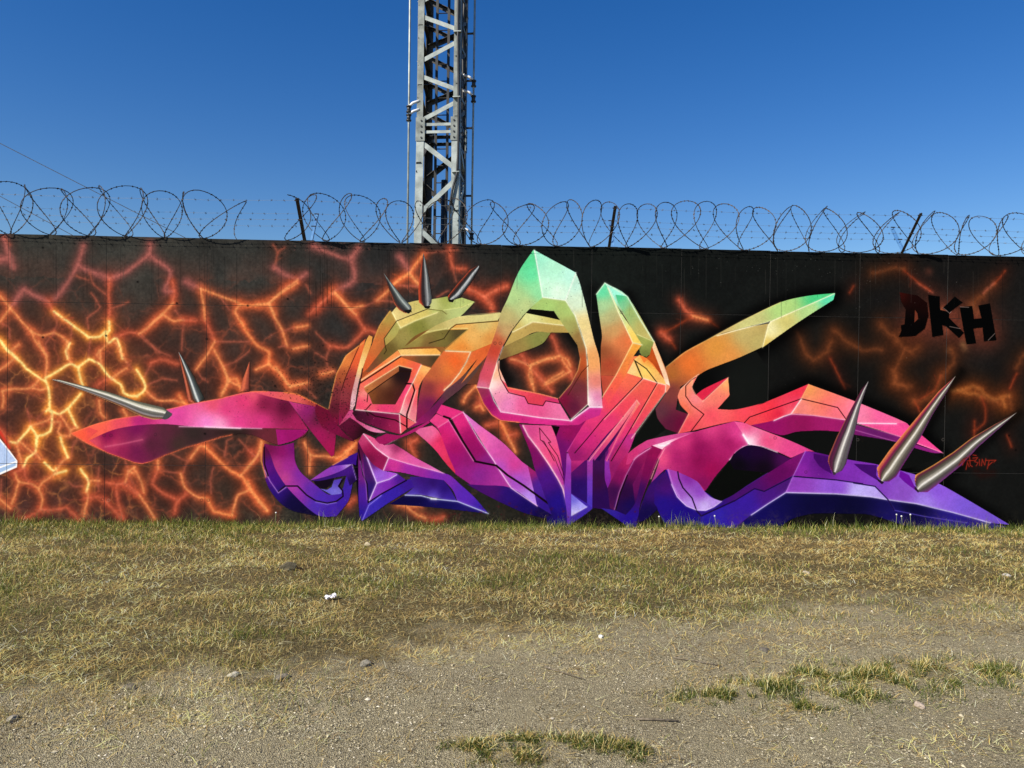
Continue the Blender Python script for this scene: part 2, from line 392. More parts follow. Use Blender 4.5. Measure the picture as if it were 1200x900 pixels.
# facets: F path | colour anchors ; L width colour alpha path ; I same but smooth and soft (highlight)
ART = """
K 9 000000 .8 AC:360,470 460,345 600,262 720,197 880,122 1000,92 1130,82
K 11 000000 .85 AC:380,500 800,335 960,222 1118,125
K 9 000000 .8 N:0,370 200,325 420,235 655,135 900,215 1100,290 P:370,375 500,475 640,600
K 8 000000 .7 O:700,140 1000,200 P:320,720 600,820 Q:780,545 1100,745
K 7 000000 .7 P:760,35 650,200 480,520 330,760
K 7 000000 .6 P:1160,330 880,580 620,840
K 10 000000 .6 K:110,160 150,400 160,900
K 8 000000 .7 K:420,190 740,850
K 9 000000 .7 AA:420,470 600,470 740,650
F L:0,740 210,440 320,610 190,700 0,790|L:150,600,0c0e0c
F L:545,190 600,120 700,60 870,-10 1100,-60 1200,100 1200,380 1000,440 750,450 560,320 530,250|L:600,200,050505 L:950,250,121412
K 7 060404 .8 AA:260,790 275,850 300,900 E:670,830
F C:100,330 150,200 160,800 130,470|C:130,400,060010
F N:400,600 550,570 900,560 1000,600 P:300,530 450,570 P:600,640 320,720 N:1000,800 700,745|N:700,650,0d0e0d P:300,620,0d0e0d
F J:410,650 470,630 700,760 660,800 230,800|J:450,720,120f10
Z
F A:340,850 480,640 620,620 720,430 AB:760,455 950,405 860,500 1110,480 1110,620 E:560,600 160,660 B:1000,240 700,300 400,340|A:700,600,5e5228 B:800,200,a05028 A:450,800,a04c28 E:500,450,b09048
F J:540,460 640,250 720,200 920,110 1030,110 960,260 830,600 800,780 700,780 600,690|J:700,400,6a1058 J:700,700,180850 J:850,200,901858
F K:215,85 410,200 650,600 610,720 540,740 440,470 300,250|K:300,150,98d8b8 K:500,450,b8b068 K:560,680,6a7038
F K:650,600 770,890 L:345,245 L:310,300 I:1190,300 K:620,740|K:700,700,c07848 L:330,260,f08868
F AA:465,75 522,372 E:1020,140 880,265 740,440 680,550 610,600 640,380 AA:330,380|AA:430,250,78d898 E:800,350,98a058 E:650,500,986038
F L:585,145 430,270 400,340 500,490 640,500 900,550 700,400 560,320 530,250|L:480,350,f07868
F L:180,770 310,720 900,555 1030,755 850,850 M:640,490 300,300|L:500,750,b82868
F M:300,300 640,495 790,580 O:510,200 640,150 O:455,500 0,820 M:300,800 200,600|M:300,700,1c0c80 O:300,500,4a1880
F J:180,155 230,130 560,0 700,100 540,470 400,650 205,790 165,540|J:300,300,6a1860 J:300,650,4028a0
F R:145,525 300,465 450,425 620,400 850,350 1000,315 1200,280 S:150,210 330,172 440,205 590,240 730,440 500,432 0,424 R:980,478 800,462 600,472 430,505 250,585|R:160,525,ff6a3a R:350,450,ff6650 R:500,440,e85060 R:620,440,b02874 R:880,400,e04a9a R:1100,450,f080c8 S:100,400,f4a0c8 S:150,300,d83c78 S:60,260,e0506a S:330,190,e0566a S:420,260,7a1840 S:560,290,5a1032 S:400,390,d83880 S:640,400,a02058 S:250,380,e04088 S:280,240,d83870
F R:250,585 430,505 600,472 800,462 980,478 1200,485 S:0,424 500,432 730,440 700,490 515,550 430,520 330,478 190,475 100,495 0,522 R:1100,580 950,625 800,680 700,725 640,740 580,730 500,700 400,665|R:400,540,7a0a4a R:600,500,701050 R:700,600,502234 R:800,520,582838 R:1000,520,332826 R:900,600,43302c S:200,450,30221f R:450,600,c03a60 R:620,570,903058 R:600,650,6a1848 S:450,500,6a2a35 R:500,640,902050 R:300,590,e05060
F S:500,440 730,440 690,480 620,520 515,550|S:600,480,9a1468 S:520,520,a01870
F R:145,525 260,480 330,510 260,570 300,600 400,665 250,595|R:200,530,ff6040 R:300,500,e85050 R:350,630,e85050
F S:330,172 400,170 560,178 650,190 740,235 860,300 810,290 740,270 590,240 440,205|S:400,180,e05566 S:620,215,e0605a S:800,280,a03a38
F S:590,240 650,255 740,270 870,300 880,340 930,400 910,620 890,630 730,430|S:650,260,c03a7a S:720,310,8a2068 S:800,350,5a1a34 S:800,480,a01858 S:880,580,a01650 S:900,400,7a1a40
I 1.3 ffe8f4 .95 S:0,420 100,425 250,430
I 1.0 ffb0d8 .8 R:900,478 1200,484 S:100,425 400,432
I 1.2 ff7a50 .9 R:145,530 250,595 400,665 500,700 580,730 640,740 700,725 800,680 950,625 1100,580 1200,550 S:100,495 190,475
I 1.2 ff8050 .6 R:145,525 300,465 450,425 620,400 850,350 1000,315 1200,280 S:150,210 330,172 440,172
I 1.4 f08040 .8 S:560,178 650,190 740,235 860,300
I 2 e07088 .5 R:380,620 500,600 640,570
F D:150,150 200,240 250,380 340,520 480,650 600,770 650,790 560,775 400,740 300,680 200,560 150,430 135,250|D:160,200,5a1040 D:180,350,5a1078 D:230,480,4a1080 D:250,580,2a1070 D:400,680,10083a D:500,740,0c0630
F D:150,150 270,170 410,140 420,300 470,400 560,480 620,530 700,590 760,600 840,540 870,430 940,420 900,620 870,680 780,790 650,790 560,740 450,640 340,520 250,380 200,240|D:200,200,701048 D:300,220,8a1060 D:400,200,701068 D:350,330,9a2888 D:260,330,b03a7a D:330,450,c0458a D:450,420,7a2898 D:540,550,5a2aa0 D:450,600,9030a0 D:650,620,4a28a8 D:700,740,4020a0 D:830,700,3a1c98 D:850,520,3a2098 D:600,700,5030b0 D:400,540,a83a9a
F D:640,545 700,555 740,530 760,470 830,455 800,520 840,560 820,590 740,600|D:700,570,6a60c8 D:790,570,7a70d0 D:790,480,5038a8
F D:610,520 650,540 690,540 740,500 760,450 640,470 580,480|D:680,500,14081c
L 1.7 14041c .95 D:270,570 330,520 440,520 520,600 600,650 700,670 780,655 840,610 835,560 800,520 850,450
I .9 c090d8 .8 D:150,380 200,480 270,580 340,530
I .9 9a88e0 .7 D:600,660 700,680 780,665
F D:750,335 880,265 970,225 955,340 920,330 800,345 690,385|D:880,300,3a1080
F D:550,475 700,435 830,385 920,335 960,470 900,520 870,430 760,450 640,475|D:700,450,3a1470 D:880,400,4a1888 D:930,470,1c0840
F D:550,472 640,410 720,360 800,340 920,330 830,385 700,435|D:560,470,9a40b0 D:800,360,7a38b0 D:700,400,8a38a8 D:900,335,b898e0
I 1 ffa050 .9 D:750,335 880,265
I .9 b890e8 .8 D:920,332 955,460
I 1.6 f89858 .8 D:120,130 120,300 160,440
L 1.6 100008 .8 D:145,180 150,330 180,430
F C:145,130 200,230 215,500 235,680 180,830 160,780 150,600 150,400 145,230|C:170,200,501038 C:180,400,702078 C:190,600,4a1c90 C:180,780,2a1490
F C:190,230 240,340 310,495 240,660 215,520|C:230,400,4a1860 C:240,560,2a1468
F C:195,210 240,250 365,385 490,410 420,455 310,495 240,340|C:230,280,6a38a0 C:330,420,9a60d8 C:460,420,a850d0 C:280,300,501048
F C:310,495 420,455 490,410 570,470 350,590 240,665|C:310,560,8038b0 C:400,500,7a28a8 C:520,450,4a1888
F C:240,670 350,590 570,470 680,440 640,530 560,580 400,680 300,750 180,830|C:300,680,3a28a8 C:600,500,3a1888 C:450,600,3820a0
I 1.1 f0d8ff .95 C:225,270 310,495 240,660
I 1.1 f0d8ff .9 C:310,495 420,460 485,420
L 1.5 0c0018 .9 C:150,200 190,420 225,500 235,665 350,590 570,470
I .9 a090f0 .8 C:185,820 240,690 350,603
I .8 c080d0 .6 C:165,300 215,500 225,640
F C:190,60 300,190 415,270 365,385 280,330 200,230 150,130|C:200,100,c04070 C:280,200,a01850 C:250,280,701040 C:340,330,901850
F C:190,55 290,100 380,165 460,150 560,210 650,270 780,340 900,408 600,330 420,275 300,190|C:230,80,e85888 C:400,230,ee7aa8 C:480,190,8a2858 C:520,270,e86098 C:650,310,d858a0 C:850,395,e070b8
F C:305,100 330,85 520,75 560,60 690,-10 680,5 540,80 380,165|C:400,110,7a1048 C:600,40,a02068
I .8 e890b0 .7 C:385,163 530,85 690,0
F C:600,440 700,440 900,470 960,550 1020,660 900,640 700,600 560,600 640,530|C:700,480,3a1070 C:800,490,2c0c60 C:900,540,260c68 C:650,520,3c1c80 C:640,580,5848b8 C:800,608,6a58c8 C:960,630,3a2090 C:740,540,341478
F C:420,680 560,600 700,605 800,635 1020,655 1290,765 960,725 700,700|C:600,650,0c0640 C:900,680,140c58 C:1100,700,1c1068
F C:415,275 600,330 900,408 960,430 1050,510 1170,620 1290,760 1020,655 980,560 900,470 700,440 540,405 365,385|C:450,340,d03a90 C:400,380,9a2080 C:600,370,9a2898 C:900,440,7a2aa8 C:1100,600,5a28b0 C:1250,730,3a20a0
I 1 ffe0f0 .95 C:190,58 300,185 415,270 370,380
I 1 f8b8e0 .8 C:415,272 600,328 900,408
I 1.2 d8e0ff .9 C:560,600 700,605 800,632 1020,655 1290,762
I 2.2 ffffff .8 C:790,632 830,634
F D:870,60 960,100 C:145,125 C:100,60 C:0,-10 -60,-80 0,-60 110,-20|C:60,20,4a1030
F B:115,600 140,460 180,290 225,200 265,125 385,30 310,200 260,320 225,420 205,600 195,750 120,720|B:260,180,e08040 B:230,300,a05030 B:200,450,7a3038 B:170,600,5a1c2c B:170,700,7a1038 B:340,70,c86838
F B:385,30 440,-25 400,150 350,320 320,470 305,600 300,660 200,740 205,600 225,420 260,320 310,200|B:400,30,e8703a B:340,150,e06035 B:300,350,9a3c38 B:260,480,8a3840 B:260,600,7a2038 B:230,720,8a1048
F B:110,600 200,745 330,870 390,885 300,870 160,810 60,760 0,640 0,550 100,600|B:60,650,6a1030 B:150,800,7a1040 B:300,880,5a1030
F B:200,745 300,675 350,700 450,780 550,808 520,830 430,800 370,850 330,870 260,800|B:300,720,5a1030 B:450,790,260a14
F B:300,600 325,600 340,640 360,690 460,740 540,770 620,800 560,805 460,780 350,700 300,670 200,745|B:330,650,c84a80 B:560,790,e080a8 B:220,730,b04060
F A:650,330 675,345 710,420 600,575 610,640 480,810 410,880 440,760 490,640 510,580 560,460|A:620,400,a89048 A:560,500,b08040 A:520,600,d87038 A:450,800,d86030 A:580,580,c07038 A:600,640,a86038
F A:710,420 745,480 700,560 610,640 600,575|A:680,500,a8a058 A:620,600,b09850
F A:665,350 720,290 850,250 900,240 1020,230 1160,205 1180,245 AB:880,375 962,402 890,430 760,455 690,450 A:980,315 710,420|A:700,370,dcc480 A:800,330,ccb470 A:1000,260,c8cc88 AB:850,400,b8c878 AB:780,380,98a050 A:900,290,c8b868
f A:710,420 980,315 1080,330 AB:690,450 760,455 A:1070,345 870,420 745,480|A:760,440,dcc070 A:950,360,d0bc68 A:1070,335,b8c070
F A:745,480 870,420 1070,345 AB:760,455 880,435 960,405 870,495 790,520 700,565 580,620 500,700 470,710 330,850 A:440,870 480,810 610,650 700,560|A:760,560,988a4c A:640,680,6c5a2c AB:700,500,a09c5c AB:850,470,b8c47c A:480,800,7a4830 AB:600,560,7c7c38
I 1.1 f8eea8 .9 A:675,345 710,420 745,480
I 1.1 f4e8a0 .9 A:745,480 870,420 1070,345
I .8 e0e890 .8 AB:760,455 880,435 958,404
L .9 2a2010 .85 A:980,315 710,420 600,575 610,640 620,680 600,710
L .8 5a5020 .7 A:980,315 1110,330 1150,360
I .8 e0a050 .7 A:655,330 560,460 510,585
F B:440,0 470,-55 500,-40 490,20 440,160 400,280 370,400 345,560 325,600 300,600 315,470 340,360 380,200|B:460,0,f0b860 B:400,200,f0c880 B:350,400,d09898 B:330,520,e4b0b8 B:480,0,e08840
L 1.4 2a0c14 .8 B:410,240 385,400 360,570
L .9 30100c .8 B:385,30 310,200 260,320 225,430
I .8 f8a858 .8 B:115,590 140,460 180,290 225,200 265,125 420,10
F AB:500,700 600,630 700,560 790,520 870,495 1000,485 1140,470 1110,520 1000,530 840,545 800,580 700,600 600,650|AB:700,580,b8a864 AB:850,520,d0c07c AB:1050,500,d4c884 AB:550,670,c0b058
F AB:490,700 560,660 640,610 780,580 915,578 840,640 780,690 600,690|AB:600,650,988a48 AB:750,620,7c7038 AB:860,610,54482a AB:650,680,7a5c34
F E:250,375 640,345 600,480 570,545 430,600 380,615 160,600 370,420 190,425|E:500,380,d0b870 E:400,480,e4ac60 E:300,580,e8883a E:560,500,d89048 E:250,500,d89848
I .8 e8e090 .7 E:0,440 180,410 360,410
L 1 302410 .85 E:640,345 260,375 210,410 150,500 20,540
I .7 f0e898 .6 E:640,270 400,290 280,310
F E:525,655 440,900 300,900 430,760|E:450,780,6a3c2c
F G:350,0 330,60 200,225 0,390 B:1060,625 1000,700 810,770 880,700 1000,600 1100,490 G:0,270 130,170 240,90|G:250,120,5a4038 G:50,320,5a3a40 B:1050,560,6a1850 B:900,720,901a60
f E:150,610 390,620 350,700 280,810 B:1190,370 1100,480 1000,600 885,700 890,600 915,450 945,325 1020,225 1090,130|E:250,700,ee642a E:60,800,b05438 B:1150,250,f08038 B:1100,250,c87040 B:1000,400,7a3038 B:1000,550,6a1850 B:1120,430,c04a40 B:920,650,801850 B:1020,280,b86838 E:330,640,f08040
F E:390,620 570,545 530,650 430,760 300,900 G:300,0 150,170 0,290 0,240 B:1190,370 E:280,810 350,710|E:450,650,e06835 E:330,800,e0803c G:100,150,d87040 G:20,240,c86040 E:540,570,d86030
I 1.1 fff0c8 .9 E:165,608 385,618 350,700 290,800 210,900 G:0,280
f B:720,75 760,70 1060,62 1100,100 1090,120 750,125|B:800,95,f4c070 B:1060,85,f0a850
f B:750,125 1090,120 1015,225 930,200 850,180 760,150|B:800,140,a05830 B:950,160,6a4a30 B:1050,150,4a3a24
f B:395,360 400,330 720,80 750,125 500,290|B:500,260,e87040 B:700,110,f09050
F B:395,360 500,290 750,140 930,200 850,360 740,630 570,620 350,600 370,480 385,400|B:760,170,f07838 B:560,290,e86a40 B:420,400,ec6048 B:400,550,e84868 B:600,590,e03870 B:800,440,e84070 B:860,250,e86048 B:430,450,f09890 B:480,520,e85868
L 1.6 2a0c08 .9 B:390,365 560,255 745,132
I 1 ffe0b0 .9 B:400,340 560,235 745,122 1090,118
F B:430,400 730,215 845,240 820,340 700,555 500,552 460,450 430,430|B:600,350,8a5838 B:560,500,5a3020 B:740,300,1c1014 B:800,270,221014 B:740,500,4a1c20 B:500,480,8a5028 B:650,480,4a2418
F B:430,400 730,215 732,268 455,460 430,430|B:600,310,a05c38 B:450,430,b87040
L 1 241008 .9 B:840,262 735,262 458,458 450,530
I .9 ffd8a0 .9 B:428,400 730,212 845,240
F B:350,600 570,620 740,635 745,690 750,820 640,790 550,760 440,720 360,690 320,630|B:400,625,501034 B:550,690,701040 B:700,740,9a2050 B:350,620,30101c
f B:735,640 880,715 800,770 745,815|B:780,700,e04a5a B:850,720,f07070
F B:925,205 1015,235 945,330 905,420 890,600 880,710 805,670 740,630 790,480 855,355|B:960,240,f8c070 B:930,320,e88048 B:900,450,f06058 B:830,600,e87888 B:760,620,f8b8b8 B:850,520,e85068 B:900,230,f09850
L 1.8 200408 .95 B:790,370 850,372 868,430 800,640 800,760
L 1.3 200408 .9 B:430,600 520,655 700,690 800,750
L 1.2 200408 .8 B:485,550 435,605 460,650
I 1 ffe8e0 .9 B:350,600 570,622 735,638 745,800
I 1 ffe0d0 .9 B:740,630 790,480 855,355 925,208
I .9 ffc0b0 .9 B:880,430 810,670 880,712
F B:520,860 620,810 750,830 880,760 990,700 1010,710 880,790 740,850 600,900 560,900|B:700,840,9a1858 B:900,760,a82068
F C:650,45 690,15 800,-10 850,30 900,130 940,250 1000,380 1030,440 960,370 900,300 830,210 760,140|C:700,40,d06090 C:780,60,f070a0 C:850,180,e83868 C:960,350,d03050 C:880,130,d02858
F B:1105,555 G:170,468 70,528 40,512 B:1180,690 1060,630|B:1150,620,d83078 G:130,480,d83078
F B:1060,635 1180,690 1075,755 1000,700|B:1080,690,e04080
F B:1075,755 G:45,545 H:140,0 270,225 460,265 590,460 240,438 100,340 C:1000,390 940,250 C:870,60 840,10 B:1000,700|C:900,100,c82068 C:1000,200,a01060 C:1100,300,8a1868 H:100,200,9a1070 H:300,350,8a2890 H:500,420,a03090 H:200,300,902080 C:1000,30,d02878 H:560,450,a83a90
F G:70,528 170,470 300,700 440,900 H:460,262 270,225|G:120,560,d82a78 G:250,700,9a1060 H:300,120,901060 H:380,230,80207a
F G:170,470 320,590 520,740 680,900 H:740,270 790,480 820,620 590,460 460,262|H:350,30,e868a0 G:250,560,d870c0 G:400,700,e060b0 H:500,150,d050a0 H:620,250,c83a88 H:640,400,a050c0 H:740,560,b088e8 H:500,280,b050b8 H:620,190,d04898
F H:740,270 820,330 870,480 950,700 820,620 790,480|H:760,300,9a2068 H:850,450,4a2090 H:900,640,301480
F H:200,430 350,440 590,462 820,620 950,700 880,730 700,680 500,590 340,510|H:400,470,4a1068 H:600,520,2a1070 H:750,620,1a0a60 H:850,700,100640
I 1.1 ffd0f0 .9 G:170,470 300,700 440,900 H:460,262 590,462 820,620
I .8 f090b0 .8 G:165,470 70,528 B:1075,755
L 2.4 14040c .95 G:0,508 45,525 150,700 270,890 H:275,228 460,265 560,350 700,440 920,600
I .8 f0a0c8 .7 G:40,540 140,710 260,900
F I:205,590 430,585 500,545 325,825 J:180,155 165,440 150,430 120,200|I:350,640,901058 I:280,800,701068 J:140,300,5a1070
F I:200,590 270,600 235,690|I:230,610,0c0408
F G:660,575 690,582 H:740,0 900,230 1040,460 1075,600 1085,820 1000,830 920,840 900,720 950,700 870,480 800,300 760,150|G:720,750,8a1058 H:800,200,7a1060 H:900,400,4a1480 H:1000,600,241080 H:980,800,1c0a70 H:900,720,140850
F G:690,582 945,590 985,690 1030,880 H:1055,430 1040,460 970,340 900,230 740,0|G:750,620,d04888 G:900,700,e85a90 H:950,150,f05080 H:1030,380,b03898
F H:1035,440 1056,430 1078,500 1095,650 1100,820 1085,820 1078,650 1060,540|H:1070,550,a050a0 H:1090,750,5a30a0
I 1.5 ffd0dc .95 G:695,590 H:740,5 830,120 920,250 1000,380 1045,470 1080,600
L .8 300818 .9 G:840,610 848,715 880,730 970,900
L .8 300818 .9 G:840,610 940,735 918,738 H:1000,180 1055,350
L .7 300818 .8 H:860,45 970,190 1055,400
F J:180,160 220,160 218,540 215,700 200,800 188,700 165,560 160,440 170,350|J:190,200,b048a8 J:190,300,8a30a0 J:190,600,6a38b8 J:195,780,5a30a0
F I:325,825 500,545 560,500 520,560 375,820|I:420,680,d84088 I:350,820,b03890
F J:220,160 265,130 480,0 560,-20 365,200 220,330|J:260,200,c03078 J:400,80,d03878 J:240,300,8a1a68
F J:220,330 365,200 360,600 220,510|J:280,300,5a1060 J:280,450,280a60 J:340,500,2a1068
F J:220,515 355,625 220,705|J:240,560,6a60d0 J:300,640,a098f0 J:250,690,d0c8ff
f J:215,705 355,630 360,560 405,540 408,640 205,790|J:300,700,4028a0
I 1 e8e0ff .9 J:222,704 355,628
F J:360,220 410,220 405,640 360,600|J:385,260,9a3898 J:385,450,6a38b0 J:385,600,4a34b0
F J:410,220 530,60 515,220 520,400 540,465 610,480 600,660 405,640|J:460,250,401050 J:450,400,3a0c40 J:450,580,2a0850 J:560,550,2a0850
F J:515,220 555,220 570,380 540,465 515,380|J:535,300,8a30a0 J:540,420,7a2090
F I:840,-30 880,-20 1000,-20 1200,230 1195,300 900,700 870,820 J:720,160 700,200 J:555,240 540,40 J:365,220 I:370,900 340,820 500,545 640,430 650,330 760,150|I:800,120,f07048 I:900,200,f06850 I:1100,300,f05850 I:700,400,f04a58 I:600,500,e03878 I:900,450,f04858 I:850,650,d83870 I:500,700,c82878 I:400,850,901a68 I:800,850,8a2080 I:1150,280,f06050 I:700,550,e03870 I:840,20,f08a48
F J:555,240 600,120 700,0 790,-20 720,160 640,260 600,340 540,465 570,380|J:650,150,b02868 J:600,300,8a1a60 J:740,60,b83080
F I:500,900 690,660 940,410 880,520 760,700 620,900 J:420,215 365,215|I:800,560,701040 I:700,750,3a0c58 I:600,880,2a0848 I:900,450,901838
F I:945,362 922,395 740,620 540,860 520,900 J:365,220 410,220 420,205 I:575,900 750,680 935,415|I:900,430,f07880 I:700,680,e85878 I:600,820,c83878 I:540,890,a83890
F I:945,362 972,400 860,580 720,840 690,900 J:555,240 515,220 540,150 I:670,880 800,640 938,412|I:950,400,f08070 I:830,600,e85070 I:720,800,c83078 J:535,200,a83090
I .8 ffb0a8 .8 I:525,900 740,625 925,390 945,365 970,400
I .8 ff9090 .7 I:680,900 800,640 935,415
L 1 200410 .9 I:930,20 995,175 650,530 520,690 400,830
L 1.1 200410 .9 I:930,20 1030,90 1125,215 900,600 720,900
I .7 ffb0a0 .8 I:1003,180 660,535
I .7 ffb090 .7 I:1133,218 908,603
F AA:420,470 640,520 665,555 460,530 325,600 330,585|AA:440,500,d8d890 AA:600,520,c8b868 AA:350,580,c0a860
F AA:325,600 460,530 665,555 700,600 580,600 480,595 400,630 275,690|AA:400,600,b89c58 AA:600,570,b09450
F AA:275,690 480,597 575,600 520,670 400,720 250,775 245,760|AA:500,630,868848 AA:350,710,9a8448 AA:270,750,7a5c38
I .9 f8f0c0 .8 AA:330,595 460,530 665,553
L 1.2 080804 .95 AA:430,455 590,467 625,505 520,490 420,470
F AA:430,452 590,465 628,510 500,485|AA:500,475,080804
f AA:522,372 668,392 730,490 800,700 815,850 I:520,100 520,405 380,530 365,520 265,370 260,350 370,220 430,100 AA:762,770 745,680 690,600 AA:620,500 595,462 AA:440,448|AA:560,430,a8cc74 AA:680,450,a8c470 AA:690,560,a0a05c AA:760,640,907040 AA:790,800,c05828 I:480,120,a0482a I:430,250,6a3038 I:400,420,5a1838 I:300,370,7a1038 I:480,380,803848
F G:500,110 560,250 850,310 1000,350 1020,395 895,372 870,415 740,395 710,335 570,295 500,180|G:600,270,f05060 G:850,340,d84050 G:950,370,c83068
F E:610,720 640,690 640,760 700,900 G:500,180 560,290 710,335 740,395 870,415 895,370 1020,395 1110,545 850,520 500,470 400,265 460,20|G:440,100,f8b8a0 G:420,230,fde0dc G:480,330,e888a8 G:550,400,e880b8 G:800,450,e05088 G:1050,500,e870a0 G:700,400,e05a90 E:600,800,f0b080
F G:285,250 400,262 440,380 500,468 850,520 1115,548 1180,580 650,560 500,545 420,500 350,400|G:330,300,903050 G:400,400,981060 G:500,510,c02878 G:800,550,c83080
F G:500,468 850,520 1115,548 I:520,425 640,430 620,500 500,545 430,585 G:930,585 650,565 500,545|G:600,520,c82878 G:900,560,d83088 I:560,450,c83088 I:450,560,c02878
L 1 300410 .9 G:475,30 480,100 500,180 570,300 710,335 740,395 870,415 895,372 1020,395
I .9 ff9a48 .9 G:280,240 350,400 420,495 500,545 660,560
I .9 f8a060 .8 G:560,255 850,312 1000,352
I 1 ffe8f4 .95 G:400,262 440,370 500,468 850,520 1115,546
F AA:465,68 522,372 E:1020,140 880,265 740,440 670,570 620,700 560,900 G:400,262 290,250 G:360,0 E:440,900 530,650 570,545 620,400 650,280 AA:300,380 370,210|AA:430,150,58d892 AA:500,330,90e0a0 AA:330,370,b0d48c AA:420,430,bccc88 AA:290,500,b8ac70 E:700,440,bc9c68 E:620,520,b85a38 E:600,600,c04030 E:500,820,c84a60 G:380,150,d85060 G:340,240,d07090 AA:450,220,68e0a0
f AA:465,68 735,215 668,392 522,372|AA:500,120,a0f0cc AA:600,200,b0f0cc AA:620,350,dcf8dc AA:700,220,b8f4dc AA:530,340,c0f0cc
F AA:735,215 760,280 800,430 850,640 885,760 I:630,180 645,430 530,428 515,400 515,150 510,0 AA:820,850 800,700 730,490 668,392|AA:730,300,c0f0d8 AA:750,400,d0e8c8 AA:780,550,e4cc88 AA:840,750,e8a060 I:570,50,f0a060 I:590,200,e88070 I:590,350,d870a0 I:590,410,e0a0c0 I:530,380,fff0f0 AA:790,640,f0d090
I 1 f8fff0 .9 AA:470,70 522,372 668,392 735,215
I 1 f4fce0 .9 AA:668,392 730,490 800,700 I:510,30 518,400 370,535
I .9 fff0e0 .8 E:670,570 620,700 560,900 G:400,262 290,250
I .8 e0a060 .8 I:450,0 430,100 370,220 265,345
L .8 401808 .8 I:520,60 460,120 340,320
I 1.3 fff4ff .9 I:640,428 530,428 430,500 370,545
F K:215,85 240,130 470,600 310,900 180,900 180,650 190,550 165,370 140,185|K:190,160,60d8a0 K:200,300,a4cc94 K:250,380,b8b47c K:300,520,cc9c62 K:350,600,dc7848 K:250,800,b04a30 K:200,700,905030 K:420,600,e07040
F I:630,150 760,150 650,330|I:660,200,b04838 I:700,170,c05038
f K:215,85 410,200 420,240 310,190 300,200 330,290 240,130|K:300,150,98f0d0
f K:310,190 420,205 640,590 500,540 430,440 330,260|K:340,210,48c088 K:380,290,80c898 K:430,330,9ca860 K:550,480,b4a860 K:600,560,c0b068
f K:495,540 650,600 610,710 580,740 520,700 540,630|K:560,600,a0a858 K:580,700,6a7038 K:610,640,88904a
F K:215,85 270,150 330,300 440,470 540,625 460,612 340,360 240,130|K:240,120,b8f0d8 K:350,350,c8d890 K:480,590,f0c860
f K:455,612 540,630 440,770 I:860,130 700,400 650,330 760,150|K:480,650,f0a040 K:400,800,e88040 I:750,220,f06048 I:690,330,f05058
f K:470,760 520,720 600,760 720,900 I:1200,180 1200,235 1125,215 1000,175 860,130 925,10|I:900,100,f8cc88 I:1030,100,f8d068 I:1060,20,e88838 I:1130,180,f8b868
f K:520,720 580,745 640,780 740,900 I:1200,200 1130,110 1040,10 K:560,790|K:600,780,f08038 K:700,900,e86828 
f K:630,640 610,720 580,745 640,800 L:310,215 K:740,900|K:640,750,b8501c K:700,880,a84420
f K:650,595 765,900 L:345,245 L:300,222 K:725,900 K:632,655|K:660,680,f0c090 K:740,900,f8c8a0 L:335,235,ffe0c8
L 1.1 141408 .9 I:995,175 930,20 1030,90 1125,215
L 1 302008 .7 K:470,760 530,900
I 1.1 e0f8d8 .9 K:140,185 215,85 410,203 520,400 645,600
I .9 f8f0c0 .9 K:240,130 340,360 460,612 540,630
I .9 ffe0a0 .8 K:460,615 310,900 I:640,340
I .7 f0e8a0 .8 K:500,540 645,600
I 1 ffe0d0 .8 I:1000,175 1125,213 1200,232 1195,300 900,700
F J:720,160 860,60 1000,20 930,95 830,150 750,250 680,400 600,600 600,660 560,640 540,465 600,340 640,260|J:800,120,e05080 J:700,240,b02060 J:650,350,801058 J:600,500,3a0c48
F J:925,110 880,200 760,430 780,600 700,700 600,650 640,500 700,350 780,200|J:850,180,901858 J:780,300,700c50 J:680,500,2c083c J:740,620,180850
F J:925,90 1025,110 960,230 880,440 830,600 800,790 700,790 480,640 600,660 700,700 780,600 830,400 880,200|J:950,150,901050 J:880,300,7a0c50 J:800,500,3c0c58 J:740,740,241088 J:560,660,302090
F J:720,160 860,60 L:150,715 410,660 600,640 400,710 280,770 180,765 J:925,90 780,190 740,250 700,260|L:100,790,c84080 L:300,690,d05090 J:800,150,c83070
F L:270,790 400,710 540,650 900,552 960,640 1030,755 920,820 M:850,230 740,360 650,490 570,400 420,340 310,290 230,360 150,480 M:60,740 90,600 210,330 270,130|L:450,740,d03878 L:700,620,d84080 L:600,800,901058 M:600,220,8a0c50 M:700,300,980c50 M:400,200,a82068 L:850,750,a01a60 M:270,200,e85080 M:200,400,a83890 M:620,430,801058 L:920,650,d84088 M:130,580,4a1c90
F L:180,765 270,740 420,690 540,655 400,712 310,760 270,800|L:300,750,ffc8dc L:450,690,e868a0
I 2 ffffff .8 L:240,762 290,768 330,745
I 1.2 ff98b0 .9 L:290,790 240,880 M:200,300 170,380
I .9 f8a8c8 .8 L:20,890 60,850 160,790
I .9 e090c8 .7 J:600,650 640,500 700,350 780,200 920,105
L 1.5 10020c .8 J:610,650 650,510 712,350
F L:900,552 N:90,490 150,515 320,580 500,650 710,745 630,745 500,800 380,745 250,700 150,685 L:1030,757 960,640|N:60,600,f070a0 N:120,660,ffe8f0 N:300,650,e85080 N:500,720,e04888 N:650,740,d84088 N:100,520,e85080 L:920,600,e05090
I 2.6 ffffff .9 L:980,670 1010,720 1030,750
I 1.2 ffd8f0 .9 L:860,890 920,820 980,775 1050,757 N:250,700 380,748
F M:650,495 850,240 O:0,160 310,300 0,520 M:790,575 740,565|M:850,420,080a08 O:100,350,080a08
F M:860,230 920,145 1010,92 1090,92 O:260,110 500,205 400,280 310,330 0,300|O:450,215,4a0c50 O:200,150,200630 O:100,150,1a0430 O:50,260,0a0610 O:250,290,100614
F M:150,450 290,310 200,560 230,650 130,740 40,770|M:180,500,3a1068 M:150,680,140848
